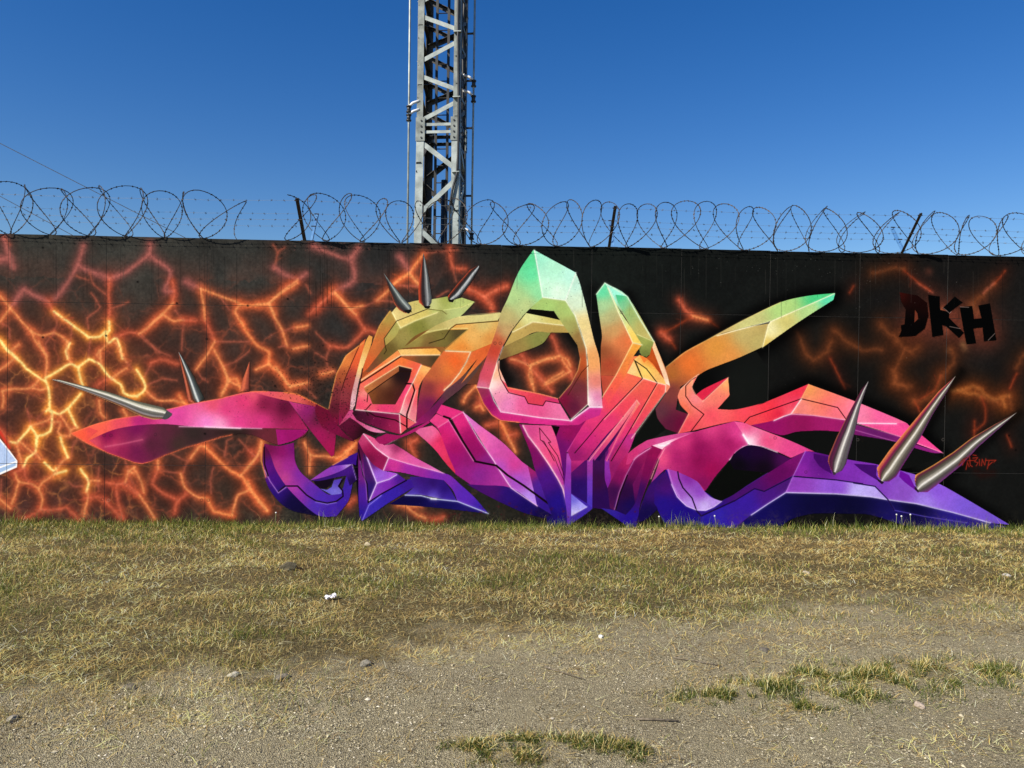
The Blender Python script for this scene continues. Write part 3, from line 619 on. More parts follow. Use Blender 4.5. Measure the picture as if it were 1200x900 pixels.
F M:300,310 350,430 400,540 480,620 570,660 610,710 600,840 310,820 240,660 200,600 210,450|M:300,450,4a1070 M:280,600,241080 M:400,700,1c0c80 M:500,780,1c0c80 M:260,400,3a1060
F O:0,520 310,325 510,200 620,145 525,350 260,490 180,465 0,575 M:610,700 570,660 650,660 790,580|O:400,300,600858 O:100,500,481068 O:500,200,781068 M:700,660,2a1080
F M:610,710 O:0,575 180,465 265,490 520,360 455,500 300,600 150,700 0,810 M:900,830 600,840|O:300,530,4a1880 O:100,600,3a1c98 M:750,720,3020a0 M:650,800,241890 O:430,430,4a1870 O:30,750,3a1c98
F M:310,295 400,320 575,405 640,490 700,545 790,580 720,630 650,660 570,655 480,620 400,540 350,430|M:350,330,a040a8 M:500,380,802898 M:600,500,8a40b8 M:640,620,c8b0f0 M:500,600,b890e8 M:430,500,9a58c0 M:740,590,b088e0
L 1.6 180428 .9 M:405,320 415,380 450,460 530,550 570,660
I .9 e8d0ff .9 M:350,430 400,540 480,620 570,657 650,660 720,630 790,580
I .8 c890e0 .8 M:320,300 360,430 420,540
F O:625,140 720,150 1000,212 1200,245 Q:165,325 320,365 430,395 600,460 780,560 1000,690 1100,750 Q:960,735 700,660 440,600 240,570 150,478 0,452 O:900,390 525,355|O:700,250,6a1c88 O:600,300,8a28a0 O:780,220,4a0c68 O:1000,300,8030b0 Q:150,440,8040b8 Q:50,350,7a30a8 Q:600,500,8a58d8 Q:350,520,8a50c0 Q:800,620,7a58d0 Q:500,600,a080e8 Q:1000,710,7050c8 O:640,190,7a2098
F Q:165,330 160,400 190,450 60,370 0,320|Q:120,380,420c68
F Q:330,370 390,400 425,470 440,510 360,450 320,410|Q:370,420,6a1098
F O:700,160 830,190 830,240 860,340 760,280 700,200|O:780,230,420a60
F O:525,358 900,392 1130,425 Q:0,455 150,480 240,572 O:1200,540 900,512 560,505 455,500|O:550,430,8a40b0 O:900,460,8a50c8 O:1100,500,b8a8f0
F O:455,502 900,515 1200,540 Q:240,572 440,600 700,660 960,735 1090,765 900,770 600,770 400,765 O:1200,700 1000,690 700,690 500,740 400,820 0,830 150,700 350,570|O:800,600,0c0838 O:1000,640,0a0830 Q:700,740,2a1c80 Q:400,640,0c0838 Q:300,700,1c1460 O:200,750,140c58 Q:950,755,2a1c80
I 1.2 e0d4ff .95 O:150,700 300,600 455,502 900,514 1200,540 Q:240,572 440,600 700,662 960,735
I .8 6a58c8 .8 Q:240,572 290,647 500,690 800,735
L 1.4 18083c .9 O:0,578 180,468 265,492 520,360 900,392 1130,425 Q:0,455 150,478 240,570 285,645
L 1.8 18083c .9 M:570,662 612,708 O:0,576
I .9 c080e0 .8 O:625,140 520,355 455,500
F Z:140,900 AC:375,415 460,350 600,270 720,205 880,128 1000,100 1120,88 990,150 840,210 700,245 600,275|AC:450,365,d8843c AC:600,275,d0b070 AC:750,205,c4c07c AC:900,150,acd07c AC:1050,112,48c880
F AC:840,210 1120,88 1112,118 960,215 800,328 825,225|AC:830,250,ece4a8 AC:900,210,d0c474 AC:1000,160,b0d488 AC:1090,105,58d8a8 AC:820,310,d8b860
F AC:600,275 700,245 825,222 800,325 690,375 560,425 510,455 440,500 430,540 AC:420,600 L:500,490 410,660 300,620 230,530 210,445 AC:395,500 375,415 460,345|AC:720,270,bca868 AC:780,300,b4a464 AC:600,330,d8903f AC:480,400,e07030 AC:400,440,b06830 AC:390,520,7a3a38 L:330,560,5a1838 AC:650,370,e09048 L:260,470,603440 L:430,580,6a0c38
F L:590,135 540,190 530,260 565,320 625,375 850,165 862,325 755,445 900,450 1050,420 1200,380 N:200,340 420,250 655,150 590,275 500,410 350,470 150,515 90,490 L:900,552 520,640 410,660 500,485 430,410 405,330 430,270 510,195|L:450,300,f08868 L:560,350,f08088 L:450,440,f07050 L:500,590,e84858 L:700,500,f05060 L:700,350,f07868 L:830,200,f8a868 L:1000,480,f04858 N:300,350,f83848 N:550,220,e83048 N:400,420,d82040 N:550,300,e84060 N:480,400,f86070 N:150,480,e84850 L:560,180,f8a878 
F L:565,320 640,265 850,165 620,375|L:700,280,d82848
L 1.1 300808 .9 L:560,165 520,190 475,240 475,330 530,410 635,490 520,640
I .8 ffc0a8 .8 L:430,270 510,195 590,138
I .8 ffb098 .8 L:500,487 410,655
I .8 ffb0a0 .8 L:625,375 850,168
I .8 ffb898 .7 L:540,190 532,260 565,320 625,375
F N:655,150 P:0,237 370,392 400,430 30,395 N:1080,480 985,465 900,460 700,425 500,412 590,275|N:670,200,f09858 N:800,300,f87068 N:600,350,f08078 N:900,400,f87080 P:30,340,f880a8 P:200,340,f06098 N:750,240,f08860
F P:30,398 370,395 480,480 630,605 440,540 330,490|P:200,430,f05090 P:500,530,f04890
F N:150,512 350,470 500,412 700,425 985,465 P:0,400 330,490 440,545 630,605 560,605 430,570 290,525 0,475 N:930,570 750,560 550,570 410,600|N:300,530,901060 N:600,490,901458 N:800,480,a01c68 P:150,460,6a1c68 P:500,580,8a2078
L 1.1 300410 .9 N:90,490 135,440 590,278 910,355 985,460
I 1.2 fff0f4 .9 N:590,280 500,412 N:430,435 350,470
I 1 ffb8c8 .9 N:500,412 700,425 985,465
I 1.2 fff0ff .9 P:0,395 60,395 300,398
I .8 ffa0c0 .8 P:30,398 330,490 630,605
I .7 c070b0 .8 P:0,440 290,522
I .8 ffb878 .7 N:655,152 590,275
I .8 f8d080 .5 AC:375,412 460,347 600,268 720,203 880,127
I .9 fff8d0 .9 AC:600,275 700,247 840,211 1115,90
I .9 fff4c0 .9 AC:838,213 824,230 800,326
"""
# metal spikes: outline ; tip ; base centre ; ramp across (from left of tip->base direction)
SPIKES = """
PXs Y:293,490 330,540 400,660 480,825 430,850 365,855 345,740|Y:293,490|Y:420,850|2a2c2a 3a3e3c 50585c dde0dc 50504e 5a2a1c c86a4c 9a4030
PXs Y:795,560 795,775 725,775 750,680|Y:795,560|Y:765,790|5a2a24 a04a38 d86a48 b85a40
PXs R:0,148 60,150 200,185 400,235 600,300 790,345 815,365 845,390 840,410 800,425 720,430 640,410 520,350 340,275 150,200|R:0,148|R:820,400|58584c 6a6a5c c8c4b0 f0ece0 747068 5c5a56 90888a 6a4a3a c89058
PXs AB:380,218 420,270 500,370 555,430 560,450 545,470 520,475 480,455 450,420 410,310|AB:380,218|AB:530,465|3c4444 687070 a8b0ac 5a605e 38383a 303032 4a2c28 c05838
PXs AB:633,90 645,130 670,250 688,380 685,410 665,435 640,435 605,405 602,330 615,200|AB:633,90|AB:650,435|3a3e40 585c5e a8acac 68686a 2c2a2c 302628 8a3424 d85430
PXs AB:988,165 990,190 930,290 870,370 820,395 795,390 790,365 850,290 930,200|AB:988,165|AB:808,392|202022 383a3c a0a4a6 c0c4c4 38383a 242022 582a22 d05030
PXs N:1185,122 1120,200 1000,420 900,620 830,790 O:825,230 850,300 880,345 950,310 985,250 1010,150 N:1060,580 1110,350|N:1185,122|O:890,340|482848 585458 5c5456 807a7a ece8e0 988e8c 403038 582040 481c38 b05840
PXs P:720,62 600,170 400,410 250,590 165,710 175,770 200,805 250,805 300,770 470,500 560,330 660,170|P:720,62|P:210,800|6a1c68 4c3c44 5c544c 8c8678 ece6da 7a7060 4c3c38 7a2048 c05a48 e8904c
PXs P:1152,318 1000,400 830,500 700,600 560,690 435,760 430,800 440,840 460,880 520,880 600,820 760,690 880,560 1050,410|P:1152,318|P:460,860|7a2c80 5a3c58 4c4444 76726a ece8e0 9c968a 5c584e 4a4038 5a2438 e8a048
"""
def parse(path, W):
    """tracing path -> list of canvas points"""
    out=[]; fr='PX'
    for t in path.split():
        if ':' in t: fr,t=t.split(':')
        v=t.split(','); x0,y0,s=FR[fr]
        p=W(x0+float(v[0])/s, y0+float(v[1])/s)
        out.append((p[0],p[1])+((v[2],) if len(v)>2 else ()))
    return out
def rgb(h): return np.array([int(h[i:i+2],16)/255 for i in (0,2,4)],np.float32)
def smooth(pts,n=5):
    if len(pts)<3: return pts
    P=[np.array(p[:2]) for p in pts]; P=[2*P[0]-P[1]]+P+[2*P[-1]-P[-2]]; out=[]
    for i in range(1,len(P)-2):
        a,b,c,d=P[i-1:i+3]
        # only smooth gentle bends; keep sharp corners
        for k in range(n):
            t=k/n
            out.append(.5*((2*b)+(c-a)*t+(2*a-5*b+4*c-d)*t*t+(-a+3*b-3*c+d)*t**3))
    out.append(P[-2]); return [tuple(p) for p in out]
def soften(pts):
    """closed outline: round the gentle bends, keep the sharp corners"""
    P=[np.array(p[:2]) for p in pts]; n=len(P); out=[]
    def sharp(i):
        u=P[i]-P[i-1]; v=P[(i+1)%n]-P[i]
        lu=np.hypot(*u); lv=np.hypot(*v)
        if lu<1e-6 or lv<1e-6: return True
        return (u@v)/(lu*lv) < .86
    S=[sharp(i) for i in range(n)]
    for i in range(n):
        b=P[i]; c=P[(i+1)%n]
        if S[i] and S[(i+1)%n]: out.append(tuple(b)); continue
        a=P[i-1] if not S[i] else 2*b-c; d=P[(i+2)%n] if not S[(i+1)%n] else 2*c-b
        m1=(c-a)/2 if not S[i] else (c-b); m2=(d-b)/2 if not S[(i+1)%n] else (c-b)
        L=np.hypot(*(c-b)); 
        for m in (m1,m2):
            l=np.hypot(*m)
            if l>L: m*=L/l
        for k in range(4):
            t=k/4; h=t*t*(3-2*t)
            out.append(tuple((2*t**3-3*t*t+1)*b+(t**3-2*t*t+t)*m1+(-2*t**3+3*t*t)*c+(t**3-t*t)*m2))
    return out
class Canvas:
    def __init__(s,w,h,scale):
        s.w,s.h,s.k=w,h,scale   # scale: canvas px per traced px
        s.a=np.zeros((h,w,3),np.float32); s.seed=np.random.RandomState(5)
        s.art=np.zeros((h,w),np.float32); s.films=dict(spike=[],letter=[],sign=[])
    def box(s,pts,m):
        xs=[p[0] for p in pts]; ys=[p[1] for p in pts]
        return max(0,int(min(xs)-m)),min(s.w,int(max(xs)+m)+2),max(0,int(min(ys)-m)),min(s.h,int(max(ys)+m)+2)
    def mask(s,pts):
        x0,x1,y0,y1=s.box(pts,1)
        if x1<=x0 or y1<=y0: return None
        cov=np.zeros((y1-y0,x1-x0),np.float32)
        P=np.array([p[:2] for p in pts]); A=P; B=np.roll(P,-1,0)
        X=np.arange(x0,x1)
        for r in range(y1-y0):
            for dy in (.25,.75):
                y=y0+r+dy
                hit=(A[:,1]<=y)!=(B[:,1]<=y)
                if not hit.any(): continue
                a=A[hit]; b=B[hit]
                xi=np.sort(a[:,0]+(y-a[:,1])*(b[:,0]-a[:,0])/(b[:,1]-a[:,1]))
                for l,g in zip(xi[0::2],xi[1::2]):
                    cov[r]+=.5*np.clip(np.minimum(X+1,g)-np.maximum(X,l),0,1)
        return x0,x1,y0,y1,np.minimum(cov,1)
    def fill(s,pts,anchors,soft=True):
        m=s.mask(soften(pts) if soft else pts)
        if m is None: return
        x0,x1,y0,y1,cov=m
        yy,xx=np.nonzero(cov>0)
        num=np.zeros((len(xx),3),np.float32); den=np.zeros(len(xx),np.float32)
        for x,y,c in anchors:
            d=((xx+x0-x)**2+(yy+y0-y)**2).astype(np.float32)+30*s.k*s.k
            wgt=d**-1.25*1e4
            num+=wgt[:,None]*rgb(c); den+=wgt
        col=num/den[:,None]
        c=cov[yy,xx][:,None]; sub=s.a[y0:y1,x0:x1]
        sub[yy,xx]=sub[yy,xx]*(1-c)+col*c
        s.art[y0:y1,x0:x1]=np.maximum(s.art[y0:y1,x0:x1],cov)
    def dist(s,pts,m):
        """min distance to polyline inside its padded box"""
        x0,x1,y0,y1=s.box(pts,m)
        if x1<=x0 or y1<=y0: return None
        D=np.full((y1-y0,x1-x0),1e9,np.float32)
        for (ax,ay),(bx,by) in zip([p[:2] for p in pts[:-1]],[p[:2] for p in pts[1:]]):
            u0,u1,v0,v1=s.box([(ax,ay),(bx,by)],m)
            if u1<=u0 or v1<=v0: continue
            X=np.arange(u0,u1,dtype=np.float32)[None,:]; Y=np.arange(v0,v1,dtype=np.float32)[:,None]
            dx,dy=bx-ax,by-ay; L=dx*dx+dy*dy+1e-6
            t=np.clip(((X-ax)*dx+(Y-ay)*dy)/L,0,1)
            d=np.hypot(X-ax-t*dx,Y-ay-t*dy)
            S=D[v0-y0:v1-y0,u0-x0:u1-x0]; np.minimum(S,d,out=S)
        return x0,x1,y0,y1,D
    def stroke(s,pts,w,col,alpha,kind='soft',art=False):
        """hard: crisp edge of width w; soft: gaussian"""
        m=w*(1.2 if kind=='hard' else 2.6)+2
        r=s.dist(pts,m)
        if r is None: return
        x0,x1,y0,y1,D=r
        a=np.clip(w/2-D+.5,0,1) if kind=='hard' else np.exp(-(D/w)**2)
        if kind=='taper':
            pass
        a=(a*alpha)[...,None].astype(np.float32)
        sub=s.a[y0:y1,x0:x1]; sub*=1-a; sub+=rgb(col)*a
def lin(pts,n):
    out=[]
    for a,b in zip(pts[:-1],pts[1:]):
        for k in range(n): out.append((a[0]+(b[0]-a[0])*k/n,a[1]+(b[1]-a[1])*k/n))
    return out+[pts[-1][:2]]
def wobble(pts,amp,rs,step):
    """break a polyline into short uneven pieces"""
    P=[tuple(.55*np.array(a)+.45*np.array(b)) for a,b in zip(smooth(pts,4),lin(pts,4))] if len(pts)>2 else pts; out=[P[0]]
    off=0
    for a,b in zip(P[:-1],P[1:]):
        a=np.array(a);b=np.array(b);L=np.hypot(*(b-a))
        n=max(1,int(L/step)); nrm=np.array([-(b-a)[1],(b-a)[0]])/(L+1e-6)
        for k in range(1,n+1):
            q=a+(b-a)*k/n
            off=.75*off+rs.normal(0,amp)
            out.append(tuple(q+nrm*off*(0 if k==n and False else 1)))
    return out
def noise(h,w,cell,rs):
    gy,gx=int(h/cell)+3,int(w/cell)+3
    g=rs.rand(gy,gx).astype(np.float32)
    y=np.arange(h)/cell; x=np.arange(w)/cell
    yi=y.astype(int); xi=x.astype(int); fy=(y-yi)[:,None]; fx=(x-xi)[None,:]
    fy=(fy*fy*(3-2*fy)).astype(np.float32); fx=(fx*fx*(3-2*fx)).astype(np.float32)
    r0=g[yi][:,xi]*(1-fx)+g[yi][:,xi+1]*fx
    r1=g[yi+1][:,xi]*(1-fx)+g[yi+1][:,xi+1]*fx
    return r0*(1-fy)+r1*fy
def paint_mural(cv,W):
    rs=np.random.RandomState(11); k=cv.k; h,w=cv.h,cv.w
    # ground colour of the painted wall: warm grey at the left, near black at the right
    base=[(0,300,'32322e'),(0,560,'33292a'),(150,300,'33332f'),(300,300,'30302d'),(300,600,'2c2b26'),(200,480,'332b2a'),(450,330,'272727'),(450,580,'292723'),(600,480,'211f1e'),
          (700,320,'141816'),(800,330,'121514'),(900,320,'111312'),(950,480,'0f0f0e'),(1100,330,'131211'),(1200,400,'151413'),(1100,560,'111211'),(1000,610,'10100f'),(560,600,'201f1a'),(650,600,'201d19')]
    small=8
    ys,xs=np.mgrid[0:h:small,0:w:small].astype(np.float32)
    num=0;den=0
    for px,py,c in base:
        X,Y=W(px,py); d=((xs-X)**2+(ys-Y)**2)/k/k+400; g=d**-1.5
        num=num+g[...,None]*rgb(c); den=den+g
    lo=num/den[...,None]
    yi=np.minimum(np.arange(h)//small,lo.shape[0]-1); xi=np.minimum(np.arange(w)//small,lo.shape[1]-1)
    cv.a[:]=lo[yi][:,xi]
    n1=noise(h,w,40*k,rs); n2=noise(h,w,9*k,rs); n3=noise(h,w,3*k,rs)
    cv.a*=(1+.22*(n1-.5)+.16*(n2-.5)+.10*(n3-.5))[...,None]
    # brown overspray round the cracks
    K=dict(h=('7e4022',15,.52,'ee9038',4.0,.78,'ffe48c',1.55,.9),
           M=('6c2e1c',13,.42,'d45e34',4.4,.76,'f49454',1.8,.7),
           m=('602c1e',12,.40,'c05c36',3.9,.70,'f09a5c',1.5,.62),
           r=('5a261c',12,.40,'ac4830',4.0,.68,'dc7050',1.6,.40),
           d=('50302a',10,.42,'94504a',3.9,.70,'b8685c',1.8,.42),
           f=('4a281f',10,.30,'984c38',2.3,.50,'b05a46',.9,.36),
           x=('3a1810',12,.36,'7a2c18',2.8,.5,'a04020',1.1,.35),
           b=('42200f',15,.48,'6c361c',5.5,.38,'96502a',2.2,.26),
           B=('50260f',16,.52,'94461c',6,.45,'d08040',2.6,.36))
    lines=[(l[0],parse(l[2:],W)) for l in CRACKS.strip().split('\n')]
    lines+=[(c,[(2*W(0,0)[0]-x_,y_) for x_,y_ in p]) for c,p in list(lines) if min(q[0] for q in p)<W(260,0)[0]]
    lines=[(c,wobble(p,.22*k if c not in 'bB' else 1.2*k,rs,3.5*k)) for c,p in lines]
    bw=[(1075,380,32,'7a3626',.68),(1105,372,32,'843c2a',.68),(1140,378,34,'843c2a',.68),(1065,395,22,'6a3020',.5),(1158,392,24,'6e3020',.55),(1120,395,26,'4c2218',.4),(1115,322,22,'121112',.55),(1165,335,16,'141213',.5),(1030,350,14,'121112',.4),(1110,428,17,'121010',.5),(1165,430,14,'121010',.45),
        (1104,364,7,'b4603c',.5),(1139,359,8,'cc7448',.6),(1146,366,7,'b46040',.45),(1053,391,6,'a85a34',.5),(1072,374,4,'c07050',.5),(1110,388,6,'a4563c',.4),(1130,395,9,'8a4430',.45),(1130,408,6,'b88050',.35),(1112,410,5,'c89058',.35),(1128,403,5,'d0a060',.3),(1088,318,7,'7a3c2c',.4),(1060,418,7,'90501f',.4),
        (1172,470,9,'c86a2c',.5),(1135,460,8,'d07a3a',.5),(1070,471,4,'d88038',.6),(60,480,110,'5e2e1e',.34),(60,540,80,'5a2c20',.32),(200,560,80,'4c281a',.3),(250,450,70,'482418',.30),(150,420,80,'54281a',.32),(40,400,70,'54281c',.3),(330,430,60,'40221a',.26)]
    for x,y,r,c,a in bw:
        X,Y=W(x,y); cv.stroke([(X,Y),(X+.1,Y)],r*k*.8,c,a)
    for c,p in lines: cv.stroke(p,K[c][1]*k,K[c][0],K[c][2])
    # thin secondary web of cracks between the main ones
    def web(cell,seed,x1,y0,col,amp,sharp):
        q=3; hh,ww=h//q,w//q; g=np.random.RandomState(seed); cs=cell*k/q; gy,gx=int(hh/cs)+3,int(ww/cs)+3
        ox=g.rand(gy,gx); oy=g.rand(gy,gx); Y,X=np.mgrid[0:hh,0:ww].astype(np.float32)
        X=X+(noise(hh,ww,5*k/q,g)-.5)*5*k/q; Y=Y+(noise(hh,ww,5*k/q,g)-.5)*5*k/q
        f1=np.full((hh,ww),1e9,np.float32); f2=f1.copy(); ci=np.clip((X/cs).astype(int),0,gx-2); ri=np.clip((Y/cs).astype(int),0,gy-2)
        for dy in (-1,0,1):
            for dx in (-1,0,1):
                r_=np.clip(ri+dy,0,gy-1); c_=np.clip(ci+dx,0,gx-1); dd=np.hypot(X-(c_+ox[r_,c_])*cs,Y-(r_+oy[r_,c_])*cs)
                f2=np.minimum(f2,np.maximum(f1,dd)); f1=np.minimum(f1,dd)
        e=np.exp(-((f2-f1)*q/k/sharp)**1.2)*amp*np.clip(noise(hh,ww,16*k/q,g)*1.7-.2,0,1)
        xe=W(x1,450)[0]/q; ye=W(100,y0)[1]/q
        e*=np.clip((xe-X)/(60*k/q),0,1)*np.clip((Y-ye)/(40*k/q),0,1)
        e=np.repeat(np.repeat(e,q,0),q,1); E=np.zeros((h,w),np.float32); E[:e.shape[0],:e.shape[1]]=e[:h,:w]
        cv.a[:]=cv.a*(1-E[...,None])+rgb(col)*E[...,None]
    web(34,3,400,340,'984a34',.6,2.6); web(20,8,200,400,'bc7440',.6,1.8); web(48,14,620,290,'7a4436',.4,2.2)
    mod=.55+.9*noise(h,w,14*k,rs)          # uneven pressure of the spray can
    keep=cv.a.copy()
    for c,p in lines:
        cv.stroke(p,K[c][4]*k,K[c][3],K[c][5])
        # blobs of extra paint where the cracks widen
        for i in range(0,len(p),5):
            if rs.rand()<.35 and c not in 'fx':
                q=p[i]; cv.stroke([q,(q[0]+.1,q[1])],K[c][4]*k*rs.uniform(1.2,1.9),K[c][3],.25)
    for c,p in lines:
        if c in 'hMmrd':
            for q in (p[:4],p[-4:]):
                cv.stroke(q[:3] if q is not p[-4:] else q,K[c][4]*k*1.5,K[c][3],.38)
    for c,p in lines: cv.stroke(p,K[c][7]*k,K[c][6],K[c][8])
    # short frayed side strokes
    for c,p in lines:
        if c in 'bB': continue
        for i in range(2,len(p)-2,4):
            if rs.rand()<.33:
                q=np.array(p[i]); d=np.array(p[i+1])-np.array(p[i-1]); d=d/(np.hypot(*d)+1e-6); a=rs.choice([-1,1])*rs.uniform(.4,1.1)
                v=np.array([d[0]*np.cos(a)-d[1]*np.sin(a),d[0]*np.sin(a)+d[1]*np.cos(a)])*rs.uniform(4,12)*k
                m_=q+v*.5+rs.normal(0,.6*k,2); cv.stroke([tuple(q),tuple(m_),tuple(q+v)],rs.uniform(.6,1.5)*k,K[c][3],rs.uniform(.15,.4))
    mod=np.clip(mod+.3,0.78,1)[...,None]; cv.a[:]=keep*(1-mod)+cv.a*mod
    # roller and overspray mottling over the dark fields
    cv.a*=(1+.20*(noise(h,w,2*k,rs)-.5))[...,None]
    lumps=[]
    for l in ART.strip().split('\n'):
        if l[0]=='Z': cv.art[:]=0; continue
        if l[0] in 'Ff':
            p,c=l[2:].split('|'); cv.fill(parse(p,W),parse(c,W),l[0]=='F')
        else:
            t,wd,col,al,path=l.split(' ',4); pts=parse(path,W)
            if t=='K': cv.stroke(smooth(pts),float(wd)*k,col,float(al))
            elif t=='L': cv.stroke(pts,float(wd)*k,col,float(al),'hard')
            else:
                cv.stroke(pts,float(wd)*k*1.6,col,float(al)*.22); cv.stroke(pts,float(wd)*k*.52,col,float(al)*.9)
    # the lettering was sprayed in purer, more contrasting colours than the traced samples
    A=cv.art[...,None]; g_=cv.a.mean(-1,keepdims=True); v=g_+(cv.a-g_)*.98; v=np.clip(v,0,1); v=v+.08*(v-.5)*4*v*(1-v); cv.a=cv.a*(1-A)+np.clip(v,0,1)*A
    # uneven aerosol inside the lettering
    cv.a*=(1+.05*(noise(h,w,22*k,rs)-.5)+.04*(noise(h,w,5*k,rs)-.5))[...,None]
    for l in SPIKES.strip().split('\n'):
        _,rest=l.split(' ',1); o,t,b,ramp=rest.split('|')
        O=parse(o,W); T=parse(t,W)[0]; Bc=parse(b,W)[0]
        d=np.array([Bc[0]-T[0],Bc[1]-T[1]]); L=np.hypot(*d); d/=L; n=np.array([d[1],-d[0]])
        m=cv.mask(O); x0,x1,y0,y1,cov=m; yy,xx=np.nonzero(cov>0)
        s_=(xx+x0-T[0])*d[0]+(yy+y0-T[1])*d[1]; q=(xx+x0-T[0])*n[0]+(yy+y0-T[1])*n[1]
        bi=np.clip((s_/(2*k)).astype(int),0,400); nb=bi.max()+1
        lo_=np.full(nb,1e9); hi_=np.full(nb,-1e9); np.minimum.at(lo_,bi,q); np.maximum.at(hi_,bi,q)
        ok=hi_>-1e8; ii=np.arange(nb); lo_=np.interp(ii,ii[ok],lo_[ok]); hi_=np.interp(ii,ii[ok],hi_[ok]); kr=np.ones(5)/5
        lo_=np.convolve(np.pad(lo_,2,'edge'),kr,'valid'); hi_=np.convolve(np.pad(hi_,2,'edge'),kr,'valid')
        t_=1-(q-lo_[bi])/(hi_[bi]-lo_[bi]+1e-3); t_=t_+.0
        R=np.array([rgb(c) for c in ramp.split()]); f=np.clip(t_,0,1)*(len(R)-1); i0=np.minimum(f.astype(int),len(R)-2); fr=(f-i0)[:,None]
        fr=fr*fr*(3-2*fr); col=R[i0]*(1-fr)+R[i0+1]*fr
        full=np.zeros((h,w),np.float32); full[y0:y1,x0:x1]=cov; cv.films['spike'].append(full)
        c=cov[yy,xx][:,None]; sub=cv.a[y0:y1,x0:x1]; sub[yy,xx]=sub[yy,xx]*(1-c)+col*c
    artkeep=cv.art.copy()
    # sockets of the studs
    for p,c in (("AB:505,462 540,478 560,462 552,450 520,455","101010"),("AB:635,430 680,428 672,444 645,444","0c0c0c"),("AB:792,385 830,392 822,406 798,402","0c0c0c"),
                ("R:780,425 815,365 852,388 848,402 820,425 800,430","4a4a4c"),("O:860,318 890,325 895,345 875,350","3a3038"),("P:170,785 215,812 200,825 170,800","201020"),("P:430,835 460,872 455,885 430,860","281828")):
        cv.fill(parse(p,W),[(0,0,c)],False)
    # white lettering tip of the neighbouring piece at the wall's left end
    cv.fill(parse("V:-900,-500 0,180 75,270 153,375 150,432 0,498 -900,760",W),[(0,0,'ffffff')],False)
    cv.fill(parse("V:-900,-440 0,200 70,285 140,375 0,425 -900,640",W),[(0,0,'b8cdf0')],False)
    cv.fill(parse("V:-200,520 0,440 140,390 138,418 0,480 -200,560",W),[(0,0,'a8c4e8')],False)
    cv.stroke(parse("V:40,225 40,400",W),.5*k,'9ab4e0',.6)
    cv.stroke(parse("V:0,120 40,190 80,260",W),1.6*k,'d83828',.9)
    # crew letters
    for p in ("AD:615,330 700,345 745,380 752,440 735,500 690,535 612,540 625,510 622,485 640,480 645,410 625,375|600808",
              "AD:750,342 805,350 805,400 822,530 770,540 760,450|0", "AD:818,405 875,350 912,378 850,425|0","AD:803,412 850,422 848,450 918,520 895,545 835,490 805,480|0",
              "AD:898,400 957,394 965,455 1000,452 985,392 1040,382 1070,555 1012,560 1005,495 962,500 975,570 930,574 915,500|0"):
        p,c=p.split('|'); P=parse(p,W)
        an=[(P[0][0],P[0][1],'340a06'),(P[1][0],P[1][1],'160403'),(P[2][0],P[2][1],'140302'),(P[4][0],P[4][1],'020101'),(P[5][0],P[5][1],'010101'),(P[-3][0],P[-3][1],'020101'),(P[-4][0],P[-4][1],'020101')] if c!='0' else [(0,0,'010101')]
        before=cv.art.copy(); cv.art[:]=0; cv.fill(P,an,False); mk=cv.art.copy(); cv.art[:]=before
        if p.startswith('AD:615') or p.startswith('AD:750') or p.startswith('AD:898'): cv.films['letter'].append(mk)
        else: cv.films['letter'][-1]=np.maximum(cv.films['letter'][-1],mk)
    cv.fill(parse("AD:688,412 700,430 703,455 685,472",W),[(0,0,'6a3020')],False)
    for p in ("AD:820,402 850,428 858,420","AD:850,490 900,500","AD:1030,555 1062,522","AD:900,398 940,400"):
        cv.stroke(parse(p,W),.35*k,'a89088',.8)
    # the writer's red signature
    sg=np.zeros((h,w),np.float32)
    for p in ("740,690 772,648 800,636","765,690 780,655","790,720 800,670 812,700","800,660 850,655","815,625 820,690 835,700","838,640 872,636 850,665 875,672 862,695","884,650 886,692","900,694 904,648 922,690 930,645","932,656 1000,655 985,668","952,660 940,716","975,668 950,690","840,618 862,622"):
        cv.stroke(parse("P:"+p,W),.55*k,'c03420',.85); cv.stroke(parse("P:"+p,W),1.8*k,'6a1810',.25)
        r_=cv.dist(parse("P:"+p,W),6); sg[r_[2]:r_[3],r_[0]:r_[1]]=np.maximum(sg[r_[2]:r_[3],r_[0]:r_[1]],r_[4]<2.2)
    cv.stroke(parse("P:860,730 900,760 980,745",W),5*k,'2a0c08',.5)
    cv.films['sign'].append(sg); cv.art[:]=artkeep
    # concrete pits, chips and drips
    def specks(n,cx,cy,sx,sy,col,r0,r1,al=.9):
        for _ in range(n):
            X,Y=W(rs.normal(cx,sx),rs.normal(cy,sy)); r=rs.uniform(r0,r1)*k
            cv.stroke([(X,Y),(X+rs.normal(0,r),Y+rs.normal(0,r*.6))],r,col,al*rs.uniform(.5,1))
    specks(230,378,448,20,18,'0c0808',.2,.6); specks(200,395,478,20,14,'12080c',.15,.5); specks(90,345,452,18,12,'0c0808',.15,.45)
    for c in ((385,455,22,16,120),(395,490,26,16,150),(330,465,34,20,90),(300,480,30,14,40),(405,505,14,10,50),(370,420,20,14,30),(160,300,120,18,60),(390,288,26,5,120),(630,400,40,50,60),(540,330,60,30,40),(590,480,16,12,30),(700,440,30,40,40),(640,370,30,50,30),(520,395,60,40,50)):
        specks(c[4],c[0],c[1],c[2],c[3],'100a0a',.12,.34)
    specks(260,600,450,400,110,'0c0a0a',.1,.28,.7)
    specks(60,395,290,24,4,'8a5048',.3,.9,.5)
    specks(60,395,495,40,20,'c87088',.15,.4,.7)
    specks(150,700,500,330,90,'b8a8a8',.12,.28,.6)
    specks(50,900,310,60,10,'b0b0a8',.12,.3,.7)
    specks(60,1050,330,60,30,'a8a8a0',.12,.3,.7)
    specks(40,600,600,60,6,'5a1018',.4,1.2,.6)
